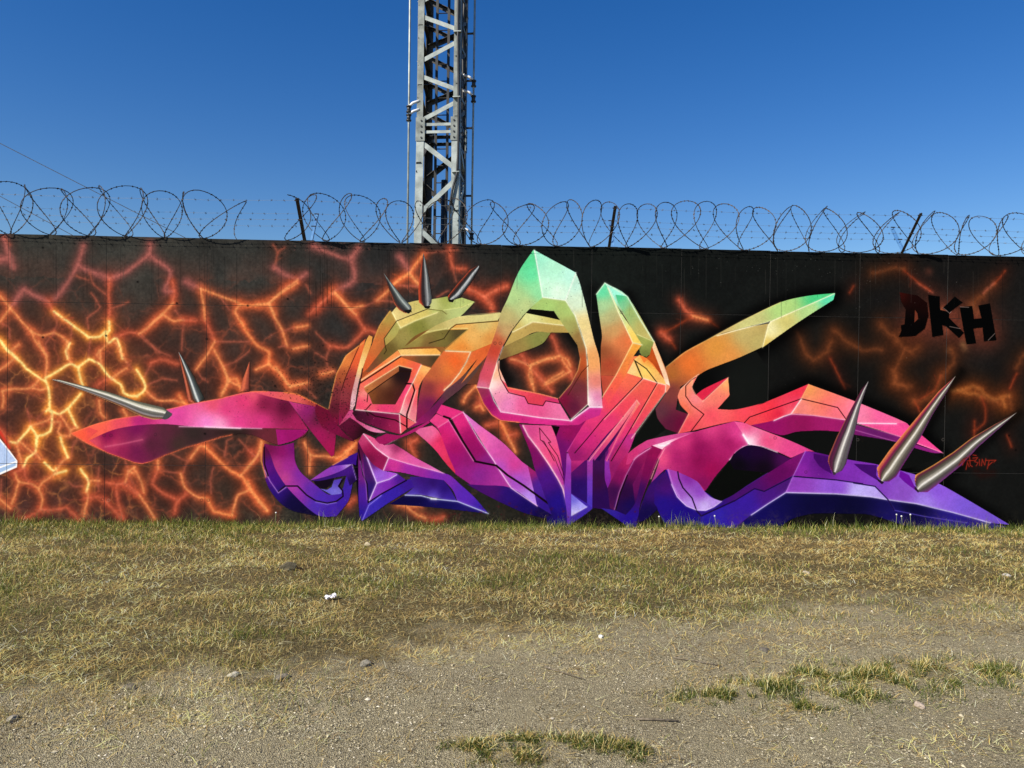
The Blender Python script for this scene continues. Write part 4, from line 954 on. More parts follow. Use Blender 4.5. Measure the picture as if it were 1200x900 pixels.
    for x,y in ((337,350),(124,393),(322,452),(50,395),(290,358),(242,397),(207,355),(161,330),(50,290),(240,508),(1182,510),(1190,527)):
        X,Y=W(x,y); cv.stroke([(X,Y),(X+.3*k,Y+.2*k)],1.1*k,'060404',.9)
    # tie-bolt rings
    for x,y in ((122,510),(130,510),(182,509),(236,586),(244,586),(903,512),(908,513),(1005,515),(1010,515),(1105,515),(586,402),(580,402),(728,366),(944,553),(120,585),(127,586)):
        X,Y=W(x,y); t=np.linspace(0,6.28,10); cv.stroke([(X+1.6*k*np.cos(a),Y+1.6*k*np.sin(a)) for a in t],.3*k,'a89890' if x%2 else '201818',.5)
    # dried drips down from the coping
    for _ in range(160):
        x=rs.uniform(0,1200); y0_=rs.uniform(276,300)+ (x/1200)*22; L_=rs.uniform(8,70)
        a=W(x,y0_)
        if cv.art[min(h-1,max(0,int(a[1]+L_*k*.6))),int(np.clip(a[0],0,w-1))]>.3: continue
        b=W(x+rs.uniform(-.5,.5),y0_+L_); cv.stroke([a,b],rs.uniform(.25,.6)*k,'0c0c0c' if rs.rand()<.7 else '4a4640',rs.uniform(.1,.35))
    for x,y,l in ((375,300,45),(383,305,50),(370,330,40),(378,320,40),(388,330,30)):
        cv.stroke([W(x,y),W(x+.4,y+l)],.5*k,'100e0c',.5)
    # soil splashed on the lowest hand's breadth
    zz_=(h-np.arange(h))/(k*109.); mud=np.clip(1-zz_/.22,0,1)[:,None]**1.5*np.clip(noise(h,w,7*k,rs)*1.6-.35,0,1)*np.clip(noise(h,w,1.6*k,rs)*2.2-.6,0,1)*.55
    cv.a[:]=cv.a*(1-mud[...,None])+rgb('6e5f48')*mud[...,None]
    fine=noise(h,w,1.3*k,rs)
    cv.a*=(1+.07*(fine-.5))[...,None]
    np.clip(cv.a,0,1,out=cv.a)
# ------------------------------------------------------------------ the painted wall
TS = 300.0; U0, U1 = -8.4, 8.8
CW, CH = int((U1-U0)*TS), int(WALL_H*TS)
def W(px, py):
    u, z = on_wall(px, py); return ((u-U0)*TS, (WALL_H-z)*TS)
cv = Canvas(CW, CH, TS/109.0)
paint_mural(cv, W)
img = bpy.data.images.new("wall_paint", CW, CH, alpha=False)
buf = np.ones((CH, CW, 4), np.float32); buf[..., :3] = cv.a[::-1]
img.pixels.foreach_set(buf.ravel()); img.update(); img.pack()

wm = bpy.data.materials.new("sprayed_concrete"); wm.use_nodes = True; t = wm.node_tree; b = t.nodes['Principled BSDF']
ti = t.nodes.new('ShaderNodeTexImage'); ti.image = img; ti.interpolation = 'Cubic'; ti.extension = 'EXTEND'
uvn = t.nodes.new('ShaderNodeUVMap'); uvn.uv_map = 'paint'; t.links.new(uvn.outputs[0], ti.inputs[0])
tc = t.nodes.new('ShaderNodeNewGeometry')
n1 = t.nodes.new('ShaderNodeTexNoise'); n1.inputs['Scale'].default_value = 9; n1.inputs['Detail'].default_value = 8; n1.inputs['Roughness'].default_value = .7
n2 = t.nodes.new('ShaderNodeTexNoise'); n2.inputs['Scale'].default_value = 90; n2.inputs['Detail'].default_value = 3
t.links.new(tc.outputs['Position'], n1.inputs['Vector']); t.links.new(tc.outputs['Position'], n2.inputs['Vector'])
mr = t.nodes.new('ShaderNodeMapRange'); mr.inputs[1].default_value = .3; mr.inputs[2].default_value = .7; mr.inputs[3].default_value = .83; mr.inputs[4].default_value = .92
mx = t.nodes.new('ShaderNodeMixRGB'); mx.blend_type = 'MULTIPLY'; mx.inputs[0].default_value = 1
t.links.new(n1.outputs['Fac'], mr.inputs[0]); t.links.new(ti.outputs[0], mx.inputs[1]); t.links.new(mr.outputs[0], mx.inputs[2])
t.links.new(mx.outputs[0], b.inputs['Base Color'])
ad = t.nodes.new('ShaderNodeMath'); ad.operation = 'MULTIPLY_ADD'; ad.inputs[1].default_value = .4
t.links.new(n2.outputs['Fac'], ad.inputs[0]); t.links.new(n1.outputs['Fac'], ad.inputs[2])
bp = t.nodes.new('ShaderNodeBump'); bp.inputs['Strength'].default_value = .16; bp.inputs['Distance'].default_value = .012
t.links.new(ad.outputs[0], bp.inputs['Height']); t.links.new(bp.outputs[0], b.inputs['Normal'])
b.inputs['Roughness'].default_value = .7; b.inputs['Specular IOR Level'].default_value = .03
raw = varied("bare_concrete", (.16, .155, .14), (.26, .25, .23), 3, .9, 0, .4, 60)
black_core = varied("joint_mortar", (.02, .019, .018), (.035, .033, .03), 8, .95)

wall = empty("painted_concrete_wall", tuple(W0), WROT)
tag(wall, "long dark concrete panel wall covered by a colourful spiky graffiti mural over glowing lava cracks", "wall")
us = [U0] + [on_wall(px, 400)[0] for px in (-112, 9, 124, 242, 362, 478, 586, 692, 797, 901, 1006, 1109, 1212, 1315)] + [U1]
zs = [0, on_wall(600, 549)[1], on_wall(600, 364)[1], WALL_H]
zs[0] = -.25
G = .0011
for i in range(len(us)-1):
    for j in range(3):
        a, c, z0, z1 = us[i]+G, us[i+1]-G, zs[j]+(G if j else 0), zs[j+1]-(G if j < 2 else R_.uniform(0, .009))
        e = .0012; y0 = R_.uniform(-.0012, 0)
        v = [(a+e, y0, z0+e), (c-e, y0, z0+e), (c-e, y0, z1-e), (a+e, y0, z1-e), (a, y0+e, z0), (c, y0+e, z0), (c, y0+e, z1), (a, y0+e, z1),
             (a, .16, z0), (c, .16, z0), (c, .16, z1), (a, .16, z1)]
        f = [(0, 1, 2, 3), (0, 4, 5, 1), (1, 5, 6, 2), (2, 6, 7, 3), (3, 7, 4, 0), (5, 4, 8, 9), (6, 5, 9, 10), (7, 6, 10, 11), (4, 7, 11, 8), (9, 8, 11, 10)]
        o = mesh_obj("concrete_panel", v, f, wm, wall); me = o.data; me.materials.append(black_core); me.materials.append(raw)
        uv = me.uv_layers.new(name='paint')
        for p in me.polygons:
            if p.index > 0: p.material_index = 2 if (p.index == 7 and j == 2) or False else 1
            for li in p.loop_indices:
                co = me.vertices[me.loops[li].vertex_index].co; uv.data[li].uv = ((co.x-U0)/(U1-U0), co.z/WALL_H)
mb = MB(); mb.box(((U0+U1)/2, .085, 1.37), (U1-U0-.02, .14, 3.22)); mb.build("wall_core", black_core, wall)

# paint films: the lettering, its studs and the crew letters, 1 mm proud of the panels
def film(name, mask, label=None, cell=3):
    h, w = mask.shape; ys = range(0, h-cell+1, cell); V = []; Fc = []
    m = mask[:h//cell*cell, :w//cell*cell].reshape(h//cell, cell, w//cell, cell).mean((1, 3)) > .5
    for r in range(m.shape[0]):
        row = np.concatenate(([0], m[r].astype(np.int8), [0])); d = np.diff(row)
        for s_, e_ in zip(np.nonzero(d == 1)[0], np.nonzero(d == -1)[0]):
            x0, x1 = U0+s_*cell/TS, U0+e_*cell/TS; z1, z0 = WALL_H-r*cell/TS, WALL_H-(r+1)*cell/TS
            if z1 < -.02: continue
            i = len(V); V += [(x0, -.0035, z0), (x1, -.0035, z0), (x1, -.0035, z1), (x0, -.0035, z1)]; Fc.append((i, i+1, i+2, i+3))
    if not V: return
    o = mesh_obj(name, V, Fc, wm, wall); me = o.data; uv = me.uv_layers.new(name='paint')
    co = np.array(V, np.float32); q = np.stack(((co[:, 0]-U0)/(U1-U0), co[:, 2]/WALL_H), 1).astype(np.float32)
    uv.data.foreach_set('uv', q.ravel())
    if label: o['label'] = label
    return o
LBL = ["small grey metal spike painted standing on the pink tail", "short orange spike painted behind the pink tail", "long silver spike painted pointing left across the tail",
       "grey spike painted leaning left on the yellow crest", "tall grey spike painted in the middle of the yellow crest", "grey spike painted leaning right on the yellow crest",
       "steep silver spike painted on the violet limb", "long silver spike painted rising right from the violet limb", "lowest slanting silver spike painted beside the violet tip"]
art = cv.art.copy()
for i, m in enumerate(cv.films['spike']):
    art[m > .4] = 0; film("painted_spike", m, LBL[i])
for m in cv.films['letter']: film("painted_letter", m)
film("painted_signature", cv.films['sign'][0], "thin red signature beside the lowest painted spike", 2)
film("painted_lettering", art, "wildstyle lettering fading from mint through orange and pink to violet")

# ------------------------------------------------------------------ ground
def vnoise(x, y, cell, seed):
    rs = np.random.RandomState(seed); g = rs.rand(256, 256)
    fx = x/cell+1000; fy = y/cell+1000; xi = np.floor(fx).astype(int); yi = np.floor(fy).astype(int); a = fx-xi; c = fy-yi
    a = a*a*(3-2*a); c = c*c*(3-2*c); q = lambda i, j: g[(xi+i) % 256, (yi+j) % 256]
    return (q(0, 0)*(1-a)+q(1, 0)*a)*(1-c)+(q(0, 1)*(1-a)+q(1, 1)*a)*c
def fbm(x, y, cell, seed, o=4):
    s = 0; am = 1; tot = 0
    for k in range(o): s = s+am*vnoise(x, y, cell/2**k, seed+k); tot += am; am *= .55
    return s/tot
EX = np.array([-60, -12, -6, -2.46, -.83, 0, 1.75, 3.7, 7, 14, 60.]); EY = np.array([1.8, 2.0, 2.4, 3.08, 3.74, 4.10, 4.76, 5.15, 5.7, 6.4, 9])
def edge_y(x): return np.interp(x, EX, EY)
TUFT_STRIP = [(1160, 792, .30, .12), (1090, 795, .34, .13), (1020, 800, .30, .12), (960, 800, .26, .10), (900, 812, .22, .08), (850, 822, .20, .07), (815, 830, .12, .05), (1000, 822, .2, .08), (940, 835, .15, .05),
              (560, 882, .14, .07), (620, 878, .16, .07), (680, 880, .16, .06), (735, 885, .12, .05), (600, 896, .2, .05), (760, 893, .1, .04)]
TP = [(on_ground(a, c), d, e) for a, c, d, e in TUFT_STRIP]
def tuft_field(x, y):
    f = np.zeros_like(x, dtype=float)
    for p, rx, ry in TP: f = np.maximum(f, np.exp(-((x-p.x)/rx)**2*.8-((y-p.y)/(ry*1.2))**2*.8))
    return f + (fbm(x, y, .16, 47)-.5)*1.3 - .62
def vergeness(x, y): return np.maximum(verge0(x, y), np.minimum(tuft_field(x, y)*.9, .35))
def verge0(x, y):
    """>0 on the grass verge, <0 on the gravel; ragged edge"""
    return y - edge_y(x) + (fbm(x, y, 1.1, 31)-.5)*1.0 + (fbm(x, y, .25, 37)-.5)*.55
def height(x, y):
    v = np.clip(vergeness(x, y)*1.2+.5, 0, 1)
    return -.045*np.exp(-np.abs(WY+WSL*x-y)/.5) + (fbm(x, y, 2.5, 3)-.5)*.06*np.clip(np.abs(WY+WSL*x-y), 0, 1) + (fbm(x, y, .5, 9)-.5)*(.012+.030*v) + .018*v
def grid(name, xs, ys, hf, mat, **kw):
    X, Y = np.meshgrid(xs, ys); Z = hf(X, Y); n, m = len(xs), len(ys)
    V = np.stack((X, Y, Z), -1).reshape(-1, 3).astype(np.float32)
    i = (np.arange(m-1)[:, None]*n+np.arange(n-1)[None, :]).ravel()
    Fq = np.stack((i, i+1, i+n+1, i+n), 1).astype(np.int32)
    me = bpy.data.meshes.new(name); me.vertices.add(len(V)); me.vertices.foreach_set('co', V.ravel())
    me.loops.add(Fq.size); me.loops.foreach_set('vertex_index', Fq.ravel()); me.polygons.add(len(Fq))
    me.polygons.foreach_set('loop_start', np.arange(0, Fq.size, 4, dtype=np.int32)); me.update(); me.validate()
    me.polygons.foreach_set('use_smooth', np.ones(len(Fq), bool)); me.materials.append(mat)
    a = me.color_attributes.new('mask', 'FLOAT_COLOR', 'POINT')
    msk = np.clip(vergeness(X, Y)*2.4-.40+(fbm(X, Y, .12, 5)-.5)*1.2, 0, 1).ravel(); c = np.ones((len(V), 4), np.float32); c[:, 0] = msk; c[:, 1] = fbm(X, Y, 1.3, 77).ravel(); c[:, 2] = fbm(X, Y, .35, 71).ravel()
    a.data.foreach_set('color', c.ravel())
    return link(bpy.data.objects.new(name, me))
def ground_mat():
    m = bpy.data.materials.new("gravel_and_soil"); m.use_nodes = True; t = m.node_tree; N = t.nodes; L = t.links; b = N['Principled BSDF']
    at = N.new('ShaderNodeAttribute'); at.attribute_name = 'mask'; sp = N.new('ShaderNodeSeparateColor'); L.new(at.outputs['Color'], sp.inputs[0])
    g = N.new('ShaderNodeNewGeometry')
    def vor(scale, feat='F1'):
        v = N.new('ShaderNodeTexVoronoi'); v.inputs['Scale'].default_value = scale; v.feature = feat; L.new(g.outputs['Position'], v.inputs['Vector']); return v
    def noi(scale, d=6, r=.6):
        v = N.new('ShaderNodeTexNoise'); v.inputs['Scale'].default_value = scale; v.inputs['Detail'].default_value = d; v.inputs['Roughness'].default_value = r; L.new(g.outputs['Position'], v.inputs['Vector']); return v
    def ramp(fac, stops):
        r = N.new('ShaderNodeValToRGB'); e = r.color_ramp.elements
        while len(e) < len(stops): e.new(.5)
        for k, (p, c) in enumerate(stops): e[k].position = p; e[k].color = (*c, 1)
        L.new(fac, r.inputs[0]); return r
    def mix(a, b_, f, mode='MIX'):
        x = N.new('ShaderNodeMixRGB'); x.blend_type = mode
        for s_, i in ((f, 0), (a, 1), (b_, 2)):
            if isinstance(s_, (int, float)): x.inputs[i].default_value = s_
            elif isinstance(s_, tuple): x.inputs[i].default_value = (*s_, 1)
            else: L.new(s_, x.inputs[i])
        return x
    v1 = vor(170); sc1 = N.new('ShaderNodeSeparateColor'); L.new(v1.outputs['Color'], sc1.inputs[0])
    chips = ramp(sc1.outputs[0], [(0, (.06, .05, .03)), (.35, (.265, .228, .140)), (.7, (.37, .322, .20)), (.93, (.52, .46, .30)), (1, (.80, .72, .53))])
    v2 = vor(420); sc2 = N.new('ShaderNodeSeparateColor'); L.new(v2.outputs['Color'], sc2.inputs[0])
    fines = ramp(sc2.outputs[1], [(0, (.17, .146, .09)), (.6, (.34, .295, .183)), (1, (.50, .44, .285))])
    n4 = noi(5, 5); f4 = ramp(n4.outputs['Fac'], [(.4, (0, 0, 0)), (.6, (1, 1, 1))])
    grav = mix(chips.outputs[0], fines.outputs[0], f4.outputs[0])
    big = noi(1.1, 4); bigr = ramp(big.outputs['Fac'], [(.3, (.84, .82, .80)), (.7, (1.1, 1.09, 1.05))])
    v5 = vor(75); sc5 = N.new('ShaderNodeSeparateColor'); L.new(v5.outputs['Color'], sc5.inputs[0]); pick5 = ramp(sc5.outputs[2], [(0, (.45, .44, .42)), (.10, (.72, .71, .70)), (.16, (1, 1, 1)), (.9, (1, 1, 1)), (.95, (1.35, 1.35, 1.33))])
    shape5 = ramp(v5.outputs['Distance'], [(.25, (1, 1, 1)), (.5, (0, 0, 0))]); spk = mix((1., 1., 1.), pick5.outputs[0], shape5.outputs[0]); grav = mix(grav.outputs[0], spk.outputs[0], 1.0, 'MULTIPLY')
    grav2 = mix(grav.outputs[0], bigr.outputs[0], 1.0, 'MULTIPLY')
    n3 = noi(70, 6, .75); soil = ramp(n3.outputs['Fac'], [(.3, (.02, .016, .008)), (.46, (.08, .063, .027)), (.60, (.26, .205, .09)), (.78, (.60, .49, .22))])
    tot = mix(grav2.outputs[0], soil.outputs[0], sp.outputs[0]); L.new(tot.outputs[0], b.inputs['Base Color'])
    b.inputs['Roughness'].default_value = .95; b.inputs['Specular IOR Level'].default_value = .15
    h = N.new('ShaderNodeMath'); h.operation = 'ADD'; L.new(v1.outputs['Distance'], h.inputs[0]); L.new(n3.outputs['Fac'], h.inputs[1])
    bp = N.new('ShaderNodeBump'); bp.inputs['Strength'].default_value = 1; bp.inputs['Distance'].default_value = .009; L.new(h.outputs[0], bp.inputs['Height']); L.new(bp.outputs[0], b.inputs['Normal'])
    return m
gm = ground_mat()
xs = np.concatenate((np.linspace(-600, -60, 10)[:-1], np.linspace(-60, -9, 30)[:-1], np.arange(-9, 9.01, .045), np.linspace(9, 60, 30)[1:], np.linspace(60, 600, 10)[1:]))
ys = np.concatenate((np.linspace(-300, -10, 8)[:-1], np.linspace(-10, 1.5, 24)[:-1], np.arange(1.5, 8.5, .045), np.linspace(8.5, 60, 40)[1:], np.linspace(60, 900, 12)[1:]))
tag(grid("ground", xs, ys, height, gm), kind='structure', label="beige gravel track giving way to a dry grass verge")

# ------------------------------------------------------------------ loose gravel
def bulk(name, V, Fi, cols, mat, k):
    """one mesh from n copies worth of vertices; Fi has k-sided faces"""
    me = bpy.data.meshes.new(name); me.vertices.add(len(V)); me.vertices.foreach_set('co', V.astype(np.float32).ravel())
    me.loops.add(Fi.size); me.loops.foreach_set('vertex_index', Fi.astype(np.int32).ravel()); me.polygons.add(len(Fi))
    me.polygons.foreach_set('loop_start', np.arange(0, Fi.size, k, dtype=np.int32)); me.update()
    me.materials.append(mat); a = me.color_attributes.new('tint', 'FLOAT_COLOR', 'POINT')
    c = np.ones((len(V), 4), np.float32); c[:, :3] = cols; a.data.foreach_set('color', c.ravel())
    return link(bpy.data.objects.new(name, me))
def tint_mat(name, rough=.9, trans=0):
    m = material(name, (.5, .5, .5), rough, 0, .2); t = m.node_tree; at = t.nodes.new('ShaderNodeAttribute'); at.attribute_name = 'tint'
    b = t.nodes['Principled BSDF']; t.links.new(at.outputs['Color'], b.inputs['Base Color'])
    if trans:
        tr = t.nodes.new('ShaderNodeBsdfTranslucent'); mx = t.nodes.new('ShaderNodeMixShader'); mx.inputs[0].default_value = trans
        t.links.new(at.outputs['Color'], tr.inputs[0]); out = t.nodes['Material Output']
        t.links.new(b.outputs[0], mx.inputs[1]); t.links.new(tr.outputs[0], mx.inputs[2]); t.links.new(mx.outputs[0], out.inputs[0])
    return m
rs = np.random.RandomState(21)
def scatter(n, y0, y1, keep, margin=1.8):
    y = rs.uniform(y0, y1, n); x = rs.uniform(-1, 1, n)*(.69*y+margin)
    p = keep(x, y); k = rs.rand(n) < p; return x[k], y[k]
def pebbles():
    x, y = scatter(200000, 2.6, 6.2, lambda x, y: np.clip(-vergeness(x, y)*2+.6, .05, 1)*np.clip(.25+1.6*(fbm(x, y, .7, 55)-.35)+1.1*np.exp(-((x+1.7)**2/1.6+(y-3.55)**2/.12)), .08, 1))
    n = len(x); s = (.0018+.0034*rs.rand(n)**3+.006*(rs.rand(n) < .02)*rs.rand(n))*(1+.5*np.exp(-((x+1.7)**2/1.6+(y-3.55)**2/.12)))
    base = np.array([(1, 0, 0), (0, 1, 0), (-1, 0, 0), (0, -1, 0), (0, 0, 1), (0, 0, -.6), (.6, .6, .35), (-.6, -.6, .35)], float)
    F0 = np.array([(0, 6, 4), (6, 1, 4), (1, 2, 4), (2, 7, 4), (7, 3, 4), (3, 0, 4), (0, 1, 6), (2, 3, 7)])
    a = rs.uniform(0, 6.28, n); P = base[None]*(1+rs.normal(0, .22, (n, 8, 3)))*np.stack((s*rs.uniform(.8, 1.5, n), s*rs.uniform(.7, 1.1, n), s*rs.uniform(.5, .9, n)), 1)[:, None]
    X = P[..., 0]*np.cos(a)[:, None]-P[..., 1]*np.sin(a)[:, None]; Y = P[..., 0]*np.sin(a)[:, None]+P[..., 1]*np.cos(a)[:, None]
    z = height(x, y); V = np.stack((X+x[:, None], Y+y[:, None], P[..., 2]+z[:, None]+s[:, None]*.25), -1).reshape(-1, 3)
    Fi = (F0[None]+8*np.arange(n)[:, None, None]).reshape(-1, 3)
    pal = np.array([(.38, .33, .205), (.25, .216, .135), (.48, .42, .28), (.09, .075, .048), (.70, .63, .48), (.29, .22, .135)])
    c = pal[rs.choice(6, n, p=(.36, .27, .17, .10, .04, .06))]*rs.uniform(.8, 1.2, (n, 1))
    o = bulk("gravel", V, Fi, np.repeat(c, 8, 0), tint_mat("stone_chips"), 3)
    tag(o, "loose beige and grey gravel chips strewn over the track", "gravel", kind='stuff')
pebbles()

# ------------------------------------------------------------------ grass
blade_mat = tint_mat("grass_blades", .7, .33)
def blades(name, x, y, L, w, lean, cols, label, cat, droop=.5, z_off=0):
    """curved tapering blades: two segments each; lean = tilt from upright"""
    n = len(x); a = rs.uniform(0, 6.28, n); fa = rs.uniform(0, 6.28, n)
    dx, dy = np.cos(a), np.sin(a); z = height(x, y)+z_off
    s, c = np.sin(lean), np.cos(lean)
    l2 = np.clip(lean+droop*rs.uniform(.2, 1, n), 0, 1.72); s2, c2 = np.sin(l2), np.cos(l2)
    B = np.stack((x, y, z), 1); D = np.stack((dx*s, dy*s, c), 1)*(L*.5)[:, None]; D2 = np.stack((dx*s2, dy*s2, c2), 1)*(L*.5)[:, None]
    Wv = np.stack((np.cos(fa), np.sin(fa), 0*fa), 1)*(w/2)[:, None]
    M = B+D; T = M+D2; T[:, 2] = np.maximum(T[:, 2], z+.004); M[:, 2] = np.maximum(M[:, 2], z+.003)
    V = np.stack((B-Wv, B+Wv, M+Wv*.8, M-Wv*.8, T), 1).reshape(-1, 3)
    k = 5*np.arange(n)[:, None]
    Fi = np.concatenate((k+np.array([0, 1, 2]), k+np.array([0, 2, 3]), k+np.array([3, 2, 4])), 0)
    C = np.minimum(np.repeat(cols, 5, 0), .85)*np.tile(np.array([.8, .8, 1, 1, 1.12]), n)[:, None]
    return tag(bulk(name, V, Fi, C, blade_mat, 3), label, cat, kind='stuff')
STRAW = np.array([(.92, .68, .26), (.72, .49, .17), (.98, .84, .44), (.24, .145, .05), (.62, .48, .13)])
GREEN = np.array([(.15, .20, .03), (.09, .135, .022), (.27, .31, .055), (.60, .52, .15), (.035, .055, .012)])
def pick(pal, n, p): return pal[rs.choice(len(pal), n, p=p)]*rs.uniform(.75, 1.2, (n, 1))
def greenness(x, y):
    wallside = np.exp(-np.clip(WY+WSL*x-y, 0, 9)/.30)
    g = fbm(x*.6, y, .8, 91)*1.0 + fbm(x*.5, y, .22, 95)*.7 - .80 + 1.1*wallside + .12*np.exp(-((x-1.5)**2/9+(y-5.9)**2/.3)) + .35*np.exp(-((x+3.4)**2/.5+(y-4.5)**2/.15))
    return np.clip(g*2.2, 0, 1)
def on_verge(x, y): return np.clip(vergeness(x, y)*1.5+.55, 0, 1)*(y < WY+WSL*x-.015)
def thin(x, y): return np.clip(vergeness(x, y)*1.1+.78, 0.006, 1)*(y < WY+WSL*x-.015)
def bare(x, y): return np.clip((fbm(x*.45, y, .16, 66)-.38)*5.5, .20, 1)      # raked swaths with bare soil between
# matted dry straw
x, y = scatter(275000, 2.9, 8.4, lambda x, y: thin(x, y)*(.40+.60*(1-greenness(x, y)))*bare(x, y))
n = len(x); far = np.clip(y/6, .7, 1.3)
c = pick(STRAW, n, (.30, .24, .16, .18, .12)); dead = (.5*fbm(x, y, .8, 15)+.5*fbm(x*.5, y, .12, 18))[:, None]; c = np.minimum(c*np.clip(1.05+3.4*(dead-.5), .25, 1.5), .92)
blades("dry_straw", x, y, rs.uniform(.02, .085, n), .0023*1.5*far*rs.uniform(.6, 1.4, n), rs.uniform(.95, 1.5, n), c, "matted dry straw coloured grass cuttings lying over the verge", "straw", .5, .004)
# short green and half dry grass
x, y = scatter(275000, 2.9, 8.4, lambda x, y: on_verge(x, y)*(.16+.84*greenness(x, y))*(.30+.70*bare(x, y)))
n = len(x); g = greenness(x, y); far = np.clip(y/6, .7, 1.3)
dry = rs.rand(n) > .12+.78*g; c = pick(GREEN, n, (.32, .22, .20, .12, .14)); c[dry] = pick(STRAW, dry.sum(), (.3, .2, .2, .1, .2))
ws = np.exp(-np.clip(WY+WSL*x-y, 0, 9)/.18)
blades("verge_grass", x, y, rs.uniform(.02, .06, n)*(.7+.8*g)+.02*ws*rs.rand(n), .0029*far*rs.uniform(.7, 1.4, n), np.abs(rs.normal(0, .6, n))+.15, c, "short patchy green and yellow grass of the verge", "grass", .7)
# taller weeds and stalks against the wall foot
n = 9000; u = rs.uniform(-7.5, 7.5, n); clump = fbm(u, u*0, .45, 61); d = rs.exponential(.10, n)+.012
x = W0.x+WDIR.x*u+WNRM.x*d; y = W0.y+WDIR.y*u+WNRM.y*d; k = rs.rand(n) < clump*1.5-.2; x, y, clump = x[k], y[k], clump[k]; n = len(x)
c = pick(GREEN, n, (.36, .24, .22, .04, .14)); dry = rs.rand(n) < .12; c[dry] = pick(STRAW, dry.sum(), (.3, .2, .3, .1, .1))
blades("wall_foot_grass", x, y, (.035+.06*rs.rand(n)+.10*rs.rand(n)**5)*(.5+clump), .0036*rs.uniform(.7, 1.3, n), np.abs(rs.normal(0, .22, n)), c, "taller green grass growing along the foot of the painted wall", "grass", .6)
# tufts standing in the gravel
def tufts(name, pts, dens, L, label, pal_p, lean=.75):
    X = []; Y = []
    for (px, py, rx, ry, m) in pts:
        g0 = on_ground(px, py); r = np.abs(rs.normal(0, .75, int(m*dens))); a = rs.uniform(0, 6.28, len(r))
        X.append(g0.x+r*np.cos(a)*rx*1.1); Y.append(g0.y+r*np.sin(a)*ry*1.4)
    x = np.concatenate(X); y = np.concatenate(Y); kk = rs.rand(len(x)) < fbm(x, y, .09, 44)*3.6-1.55; x, y = x[kk], y[kk]; n = len(x)
    c = pick(GREEN, n, pal_p)*.85; dry = rs.rand(n) < .16; c[dry] = pick(STRAW, dry.sum(), (.3, .2, .3, .1, .1))
    return blades(name, x, y, (.25+.75*rs.rand(n)**1.6)*L*np.where(dry, 1.25, .85), .0022*rs.uniform(.7, 1.4, n), np.abs(rs.normal(0, lean, n))+.15, c, label, "grass", .7)
tufts("track_grass", [(1160, 792, .30, .12, 9), (1090, 795, .34, .13, 12), (1020, 800, .30, .12, 11), (960, 800, .26, .10, 8), (900, 812, .22, .08, 6), (850, 822, .20, .07, 6), (815, 830, .12, .05, 3), (1000, 822, .2, .08, 3), (940, 835, .15, .05, 2)], 900, .075,
      "strip of green and straw grass growing between the wheel tracks at right", (.30, .34, .10, .02, .24))
tufts("track_grass", [(560, 882, .14, .07, 6), (620, 878, .16, .07, 8), (680, 880, .16, .06, 7), (735, 885, .12, .05, 4), (600, 896, .2, .05, 6), (760, 893, .1, .04, 2)], 800, .045,
      "low dark green grass patch in the gravel at the bottom centre", (.28, .36, .04, .0, .32), 1.0)
tufts("weed_tuft", [(815, 878, .045, .03, 1)], 500, .035, "small weed tuft alone on the gravel below the grass strip", (.3, .3, .1, .1, .2), .9)
tufts("weed_tuft", [(955, 857, .05, .03, 1)], 500, .035, "small dark weed tuft just right below the grass strip in the gravel", (.3, .3, .1, .1, .2), .9)
# bright straws lying about
x, y = scatter(5200, 2.7, 7.9, lambda x, y: np.clip(vergeness(x, y)*1.1+.6, .012, 1)); n = len(x)
blades("fallen_stalks", x, y, rs.uniform(.06, .17, n), .0027*rs.uniform(.7, 1.2, n), rs.uniform(1.3, 1.55, n), pick(STRAW, n, (.25, .1, .55, .05, .05))*1.15, "long pale straw stalks scattered over verge and gravel edge", "straw", .25, .012)

# ------------------------------------------------------------------ single stones, litter and twigs
def stone(px, py, size, col, label, group=None, flat=.5, name="stone", seed=0, cat="stone"):
    r = random.Random(seed); bm = bmesh.new(); bmesh.ops.create_icosphere(bm, subdivisions=2, radius=1)
    sx, sy = r.uniform(.85, 1.15), r.uniform(.6, .85)
    for v in bm.verts:
        q = v.co.copy(); k = 1+.16*math.sin(q.x*3.1+seed)+.12*math.sin(q.y*4.3+seed*2)+.10*math.sin(q.z*5+q.x*4+seed)
        for _ in range(2):
            pl = Vector((r.uniform(-1, 1), 0, 0))
        v.co = Vector((q.x*sx*k*size, q.y*sy*k*size, max(q.z, -.5)*flat*k*size))
    me = bpy.data.meshes.new(name); bm.to_mesh(me); bm.free(); me.materials.append(varied(name+"_rock", col, tuple(c*.6 for c in col), 35, .85, 0, .5, 120))
    g0 = on_ground(px, py); z = float(height(np.array([g0.x]), np.array([g0.y]))[0])
    o = link(bpy.data.objects.new(name, me)); o.location = (g0.x, g0.y, z+size*flat*.35); o.rotation_euler = (0, 0, r.uniform(0, 6))
    return tag(o, label, cat, group)
stone(337, 671, .075, (.12, .10, .055), "flat brown stone half sunk in the dry grass left of centre", seed=3, flat=.6)
stone(273, 799, .030, (.55, .50, .38), "pale cream stone lying at the gravel edge left of centre", seed=4, flat=.55)
stone(331, 801, .034, (.22, .19, .14), "dull brown stone just right of the pale cream one", seed=5)
stone(152, 808, .035, (.20, .17, .11), "grey brown stone at the gravel's edge at far left", seed=6, flat=.4)
stone(428, 785, .036, (.30, .27, .20), "beige stone at the boundary of gravel and straw", seed=8)
stone(704, 751, .018, (.80, .78, .72), "small round white pebble on the gravel near the middle", seed=9, flat=.8)
stone(431, 641, .036, (.45, .38, .24), "pale chunk of rubble in the grass below the mural's star shape", seed=10, flat=.6)
stone(945, 674, .03, (.52, .45, .36), "pale stone in the verge right of centre", seed=11)
stone(1180, 678, .03, (.50, .47, .42), "pale stone in the verge near the right edge", seed=12)
